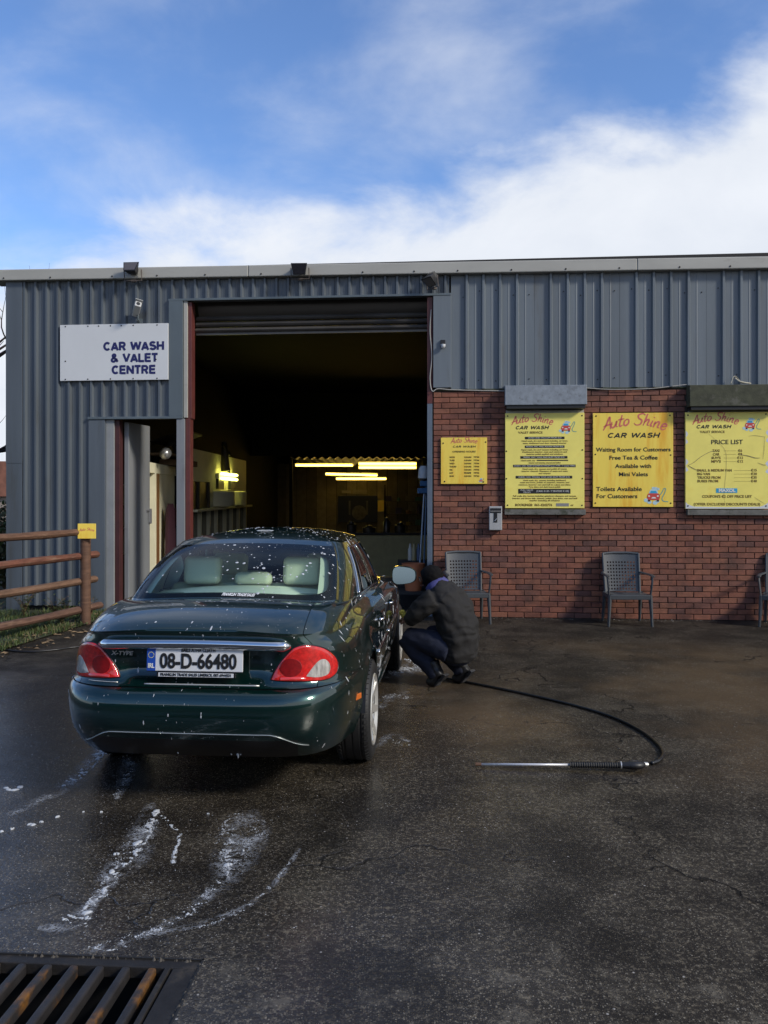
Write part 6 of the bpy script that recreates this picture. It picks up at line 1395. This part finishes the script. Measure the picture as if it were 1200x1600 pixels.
def hand(side, w, d, up, s=1.0):
    """palm, four unequal curled fingers and a thumb as one skinned chain set, rooted in the palm"""
    w, d, up = Vector(w), Vector(d).normalized(), Vector(up).normalized(); sdv = d.cross(up).normalized(); P = {side+'p': (w+d*.045, (.036, .018)), side+'w': (w, .024)}; E_ = [(side+'w', side+'p')]
    for i, (off, ln) in enumerate(((-.030, .066), (-.010, .076), (.011, .070), (.031, .055))):
        b = w+d*.085+sdv*off; k1, k2, k3 = b+d*ln*.30-up*ln*.10, b+d*ln*.50-up*ln*.45, b+d*ln*.35-up*ln*.80
        for j, (q_, r_) in enumerate(((b, .0095), (k1, .009), (k2, .0085), (k3, .007))): P['%sf%d%d' % (side, i, j)] = (q_, r_)
        E_ += [(side+'p', '%sf%d0' % (side, i))]+[('%sf%d%d' % (side, i, j), '%sf%d%d' % (side, i, j+1)) for j in range(3)]
    t0 = w+d*.030-sdv*.032; t1 = t0+d*.030-sdv*.022-up*.012; t2 = t1+d*.028-up*.022
    for j, (q_, r_) in enumerate(((t0, .012), (t1, .0105), (t2, .008))): P['%st%d' % (side, j)] = (q_, r_)
    E_ += [(side+'p', side+'t0'), (side+'t0', side+'t1'), (side+'t1', side+'t2')]; return P, E_
hp, he = hand('L', bodyp['wrl'][0], (-1, .25, .05), (-.1, -.5, .9)); bodyp.update(hp); be += he+[('wrl', 'Lw')]
hp, he = hand('R', bodyp['wrr'][0], (-.8, -.5, -.1), (-.3, .3, .9)); bodyp.update(hp); be += he+[('wrr', 'Rw')]
skin('body', bodyp, be, M_skin, person, 'pelvis', 2)
def face_bits():
    mb = MB(); c = Vector((.262, 7.455, .93))-PO
    mb.lathe([(0, -.03), (.012, -.015), (.014, .005), (.008, .02), (0, .026)], 10, Matrix.Translation(c+Vector((-.002, 0, -.004))) @ Matrix.Rotation(R(-15), 4, 'Y')); mb.build('nose', M_skin, person, smooth=True)
    for s_ in (-1, 1):
        e = MB(); e.lathe([(0, -.028), (.015, -.022), (.020, 0), (.016, .022), (0, .03)], 10, Matrix.Translation(Vector((.365, 7.46+s_*.079, .925))-PO) @ Matrix.Rotation(R(90), 4, 'Y') @ Matrix.Scale(.45, 4, (0, 1, 0))); e.build('ear', M_skin, person, smooth=True)
        e = MB(); e.lathe([(0, -.008), (.009, -.004), (.010, 0), (.009, .004), (0, .008)], 10, Matrix.Translation(Vector((.268, 7.455+s_*.030, .945))-PO)); e.build('eye', M_trimblk, person, smooth=True)
    e = MB(); e.tube(smoothpath([Vector((.277, 7.43, .872))-PO, Vector((.268, 7.455, .870))-PO, Vector((.277, 7.48, .872))-PO], 3), .006, 6); e.build('mouth', mat('lip', (.25, .10, .08), .6), person, smooth=True)
face_bits()
def wrinkle(amp, fr, axis=None):
    def f(co):
        n_ = noise.noise(co*fr)+.5*noise.noise(co*fr*2.3+Vector((3, 1, 5))); fo_ = amp*.55*(abs(noise.noise(Vector((co.x*6+co.z*5, co.y*6, co.z*17))))*2-.4); ou = Vector((co.x-.10, co.y-.02, 0)); co = co+(ou.normalized()*fo_ if ou.length > .05 else Vector()); d_ = Vector((noise.noise(co*fr*1.3+Vector((9, 2, 1))), noise.noise(co*fr*1.3+Vector((1, 7, 4))), n_)); return co+d_*amp
    return f
# clothes: lofted rings and tapered tubes fused into one surface, then creased
def fuse(name, mb, m, vox, it, amp, fr):
    me = mb.mesh(name+'_raw'); o = bpy.data.objects.new(name+'_raw', me); COL.objects.link(o)
    a = o.modifiers.new('r', 'REMESH'); a.mode = 'VOXEL'; a.voxel_size = vox; b = o.modifiers.new('s', 'SMOOTH'); b.iterations = it; b.factor = .6
    m2 = bpy.data.meshes.new_from_object(o.evaluated_get(bpy.context.evaluated_depsgraph_get())); bpy.data.objects.remove(o); bpy.data.meshes.remove(me); m2.name = name
    f = wrinkle(amp, fr)
    for v in m2.vertices: v.co = f(v.co.copy())
    m2.polygons.foreach_set('use_smooth', [True]*len(m2.polygons)); return link(name, m2, m, person)
def loft(mb, rings, n=20):
    b = len(mb.v)
    for (x, z, rs_, rl, tilt) in rings:
        for k in range(n):
            t = 6.2832*k/n; u, v = math.cos(t)*rs_, math.sin(t)*rl; mb.v.append((x-.52+u*math.cos(tilt), 7.47-7.45+v, z+u*math.sin(tilt)))
    for i in range(len(rings)-1):
        for k in range(n): mb.face((b+i*n+k, b+i*n+(k+1) % n, b+(i+1)*n+(k+1) % n, b+(i+1)*n+k))
    mb.face([b+k for k in range(n)][::-1]); mb.face([b+(len(rings)-1)*n+k for k in range(n)])
q3 = lambda *p: [Vector(v)-PO for v in p]
jk = MB(); loft(jk, [(.655, .235, .130, .175, .0), (.660, .30, .150, .190, .05), (.655, .42, .165, .205, .12), (.635, .54, .172, .216, .25), (.598, .65, .168, .222, .42), (.548, .755, .152, .215, .65), (.485, .835, .120, .180, .85), (.430, .875, .082, .105, .9)])
jk.tube(smoothpath(q3((.50, 7.30, .775), (.40, 7.245, .70), (.315, 7.235, .62), (.275, 7.27, .59), (.235, 7.315, .58)), 4), [.105, .103, .10, .096, .092, .088, .085, .082, .079, .074, .070, .066, .062, .058, .054, .052, .05], 14)
jk.tube(smoothpath(q3((.50, 7.64, .775), (.40, 7.69, .71), (.29, 7.68, .66), (.22, 7.65, .64), (.165, 7.615, .625)), 4), [.105, .103, .10, .096, .092, .088, .085, .082, .079, .074, .070, .066, .062, .058, .054, .052, .05], 14)
fuse('jacket', jk, M_jacket, .012, 3, .016, 10)
tr_ = MB(); loft(tr_, [(.645, .20, .09, .12, 0), (.65, .26, .130, .165, 0), (.65, .34, .135, .17, 0), (.64, .44, .11, .15, -.1)])
tr_.tube(smoothpath(q3((.62, 7.37, .33), (.42, 7.32, .40), (.20, 7.30, .425)), 5), [.118]*3+[.112, .108, .105, .10, .097, .092, .086, .075], 14); tr_.tube(smoothpath(q3((.195, 7.30, .42), (.30, 7.325, .29), (.45, 7.35, .15), (.495, 7.352, .085)), 4), [.080, .084, .086, .087, .086, .084, .081, .078, .075, .072, .070, .068, .066], 14)
tr_.tube(smoothpath(q3((.62, 7.57, .33), (.43, 7.62, .39), (.23, 7.665, .405)), 5), [.118]*3+[.112, .108, .105, .10, .097, .092, .086, .075], 14); tr_.tube(smoothpath(q3((.225, 7.66, .40), (.40, 7.63, .27), (.58, 7.59, .15), (.62, 7.585, .09)), 4), [.080, .084, .086, .087, .086, .084, .081, .078, .075, .072, .070, .068, .066], 14)
fuse('trousers', tr_, M_jeans, .013, 4, .008, 12)
for nm, (ank, heel, ball, toe) in (('l', ((.485, 7.345, .15), (.545, 7.335, .135), (.475, 7.345, .055), (.425, 7.345, .045))), ('r', ((.615, 7.585, .155), (.675, 7.58, .14), (.605, 7.585, .055), (.555, 7.585, .045)))):
    A_, h_, b_, t_ = (Vector(v)-PO for v in (ank, heel, ball, toe)); bt = MB()
    bt.tube(smoothpath([h_+Vector((.004, 0, .012)), h_.lerp(b_, .35)+Vector((-.012, 0, .006)), b_, t_, t_+Vector((-.03, 0, .0))], 4), [.034, .040, .043, .045, .046, .046, .046, .047, .049, .050, .050, .049, .047, .044, .040, .034, .026], 14, flat=.95)
    bt.tube([A_+Vector((-.035, 0, .07)), A_, h_.lerp(b_, .3)], [.060, .056, .046], 14)
    bo = fuse('boot', bt, M_boot, .009, 2, .003, 25); sn = Vector((.72, 0, -.69)); ax_ = (b_-h_).normalized(); M3 = Matrix((ax_, Vector((0, 1, 0)), sn)).transposed().to_4x4()
    so_ = MB(); L0 = (b_-h_).length
    so_.box(-.03, L0+.02, -.040, .040, .034, .046, M=Matrix.Translation(h_) @ M3)
    so_.box(-.034, .035, -.038, .038, .044, .060, M=Matrix.Translation(h_) @ M3)
    for k in range(6): so_.box(.045+.013*k, .053+.013*k, -.037, .037, .045, .052, M=Matrix.Translation(h_) @ M3)
    sl_ = so_.build('sole', mat('boot_sole', (.022, .022, .024), .6, vary=.3, vscale=60), bo, bevel=.004)
# collar of the hooded top under the jacket
mb = MB(); ncol = 22; ax = Vector((.42, 7.47, .885))-PO; Mc = Matrix.Translation(ax) @ Matrix.Rotation(R(-38), 4, 'Y')
mb.lathe([(.070, .020), (.082, .030), (.094, .020), (.104, -.004), (.112, -.03), (.10, -.05)], ncol, Mc @ Matrix.Scale(1.12, 4, (0, 1, 0)))
me = mb.mesh('collar', True)
for v in me.vertices: v.co += Vector((noise.noise(v.co*18), noise.noise(v.co*18+Vector((4, 4, 4))), noise.noise(v.co*18+Vector((8, 1, 2)))))*.010
link('collar', me, M_hood, person)
# hair: short, thick, over the back and top of the head
bm = bmesh.new(); bmesh.ops.create_icosphere(bm, subdivisions=4, radius=1); hc = Vector((.375, 7.46, .955))-PO
for v in bm.verts:
    n_ = v.co.normalized(); front = sm((-n_.x-.25)/.5)*sm((.45-n_.z)/.6); r_ = 1-.30*front; v.co = hc+Vector((n_.x*.112*r_, n_.y*.098, n_.z*.108*(r_ if n_.z < 0 else 1)))+n_*(.008*noise.noise(n_*6)+.004*noise.noise(n_*22))
me = bpy.data.meshes.new('hair'); bm.to_mesh(me); bm.free(); me.polygons.foreach_set('use_smooth', [True]*len(me.polygons)); link('hair', me, M_hair, person)
# blue glove cuff on the near forearm
mb = MB(); mb.tube(smoothpath([Vector((.265, 7.285, .595))-PO, Vector((.235, 7.32, .578))-PO, Vector((.205, 7.335, .572))-PO], 4), [.050, .051, .049, .046, .043, .041, .039, .038, .036], 12); mb.build('sleeve_cuff', mat('blue_cuff', (.03, .07, .17), .8, vary=.2), person, smooth=50)
# yellow sponge held against the wing
mb = MB(); mb.box(-.055, .055, -.035, .035, -.028, .028); sp_ = mb.mesh('sponge'); bm = bmesh.new(); bm.from_mesh(sp_); bmesh.ops.bevel(bm, geom=bm.edges[:], offset=.014, segments=3, affect='EDGES'); bmesh.ops.subdivide_edges(bm, edges=bm.edges[:], cuts=2, use_grid_fill=True)
for v in bm.verts: v.co += v.co.normalized()*.006*noise.noise(v.co*60)
bm.to_mesh(sp_); bm.free(); o = link('sponge', sp_, mat('sponge_yellow', (.62, .50, .08), .9, bump=.8, bscale=120)); o.location = PX+Matrix.Rotation(PTURN, 3, 'Z') @ (Vector((.145, 7.36, .600))-PO); o.rotation_euler = (.3, .9, .5); tag(o, "yellow sponge in the crouching person's hand against the car", 'sponge')

# ------------------------------------------------------------------ final touches: text widths
bpy.context.view_layer.update()
for o, wd in TEXTFIT:
    if o.dimensions.x > 0: o.scale.x = wd/o.dimensions.x
bpy.context.view_layer.update()
dgs = bpy.context.evaluated_depsgraph_get()
for o in [o for o in scn.objects if o.type == 'FONT']:
    me = bpy.data.meshes.new_from_object(o.evaluated_get(dgs)); me.name = 'lettering'
    n = bpy.data.objects.new('lettering', me); COL.objects.link(n); n.parent = o.parent; n.matrix_local = o.matrix_local.copy()
    for c in list(o.children): c.parent = n
    bpy.data.objects.remove(o)
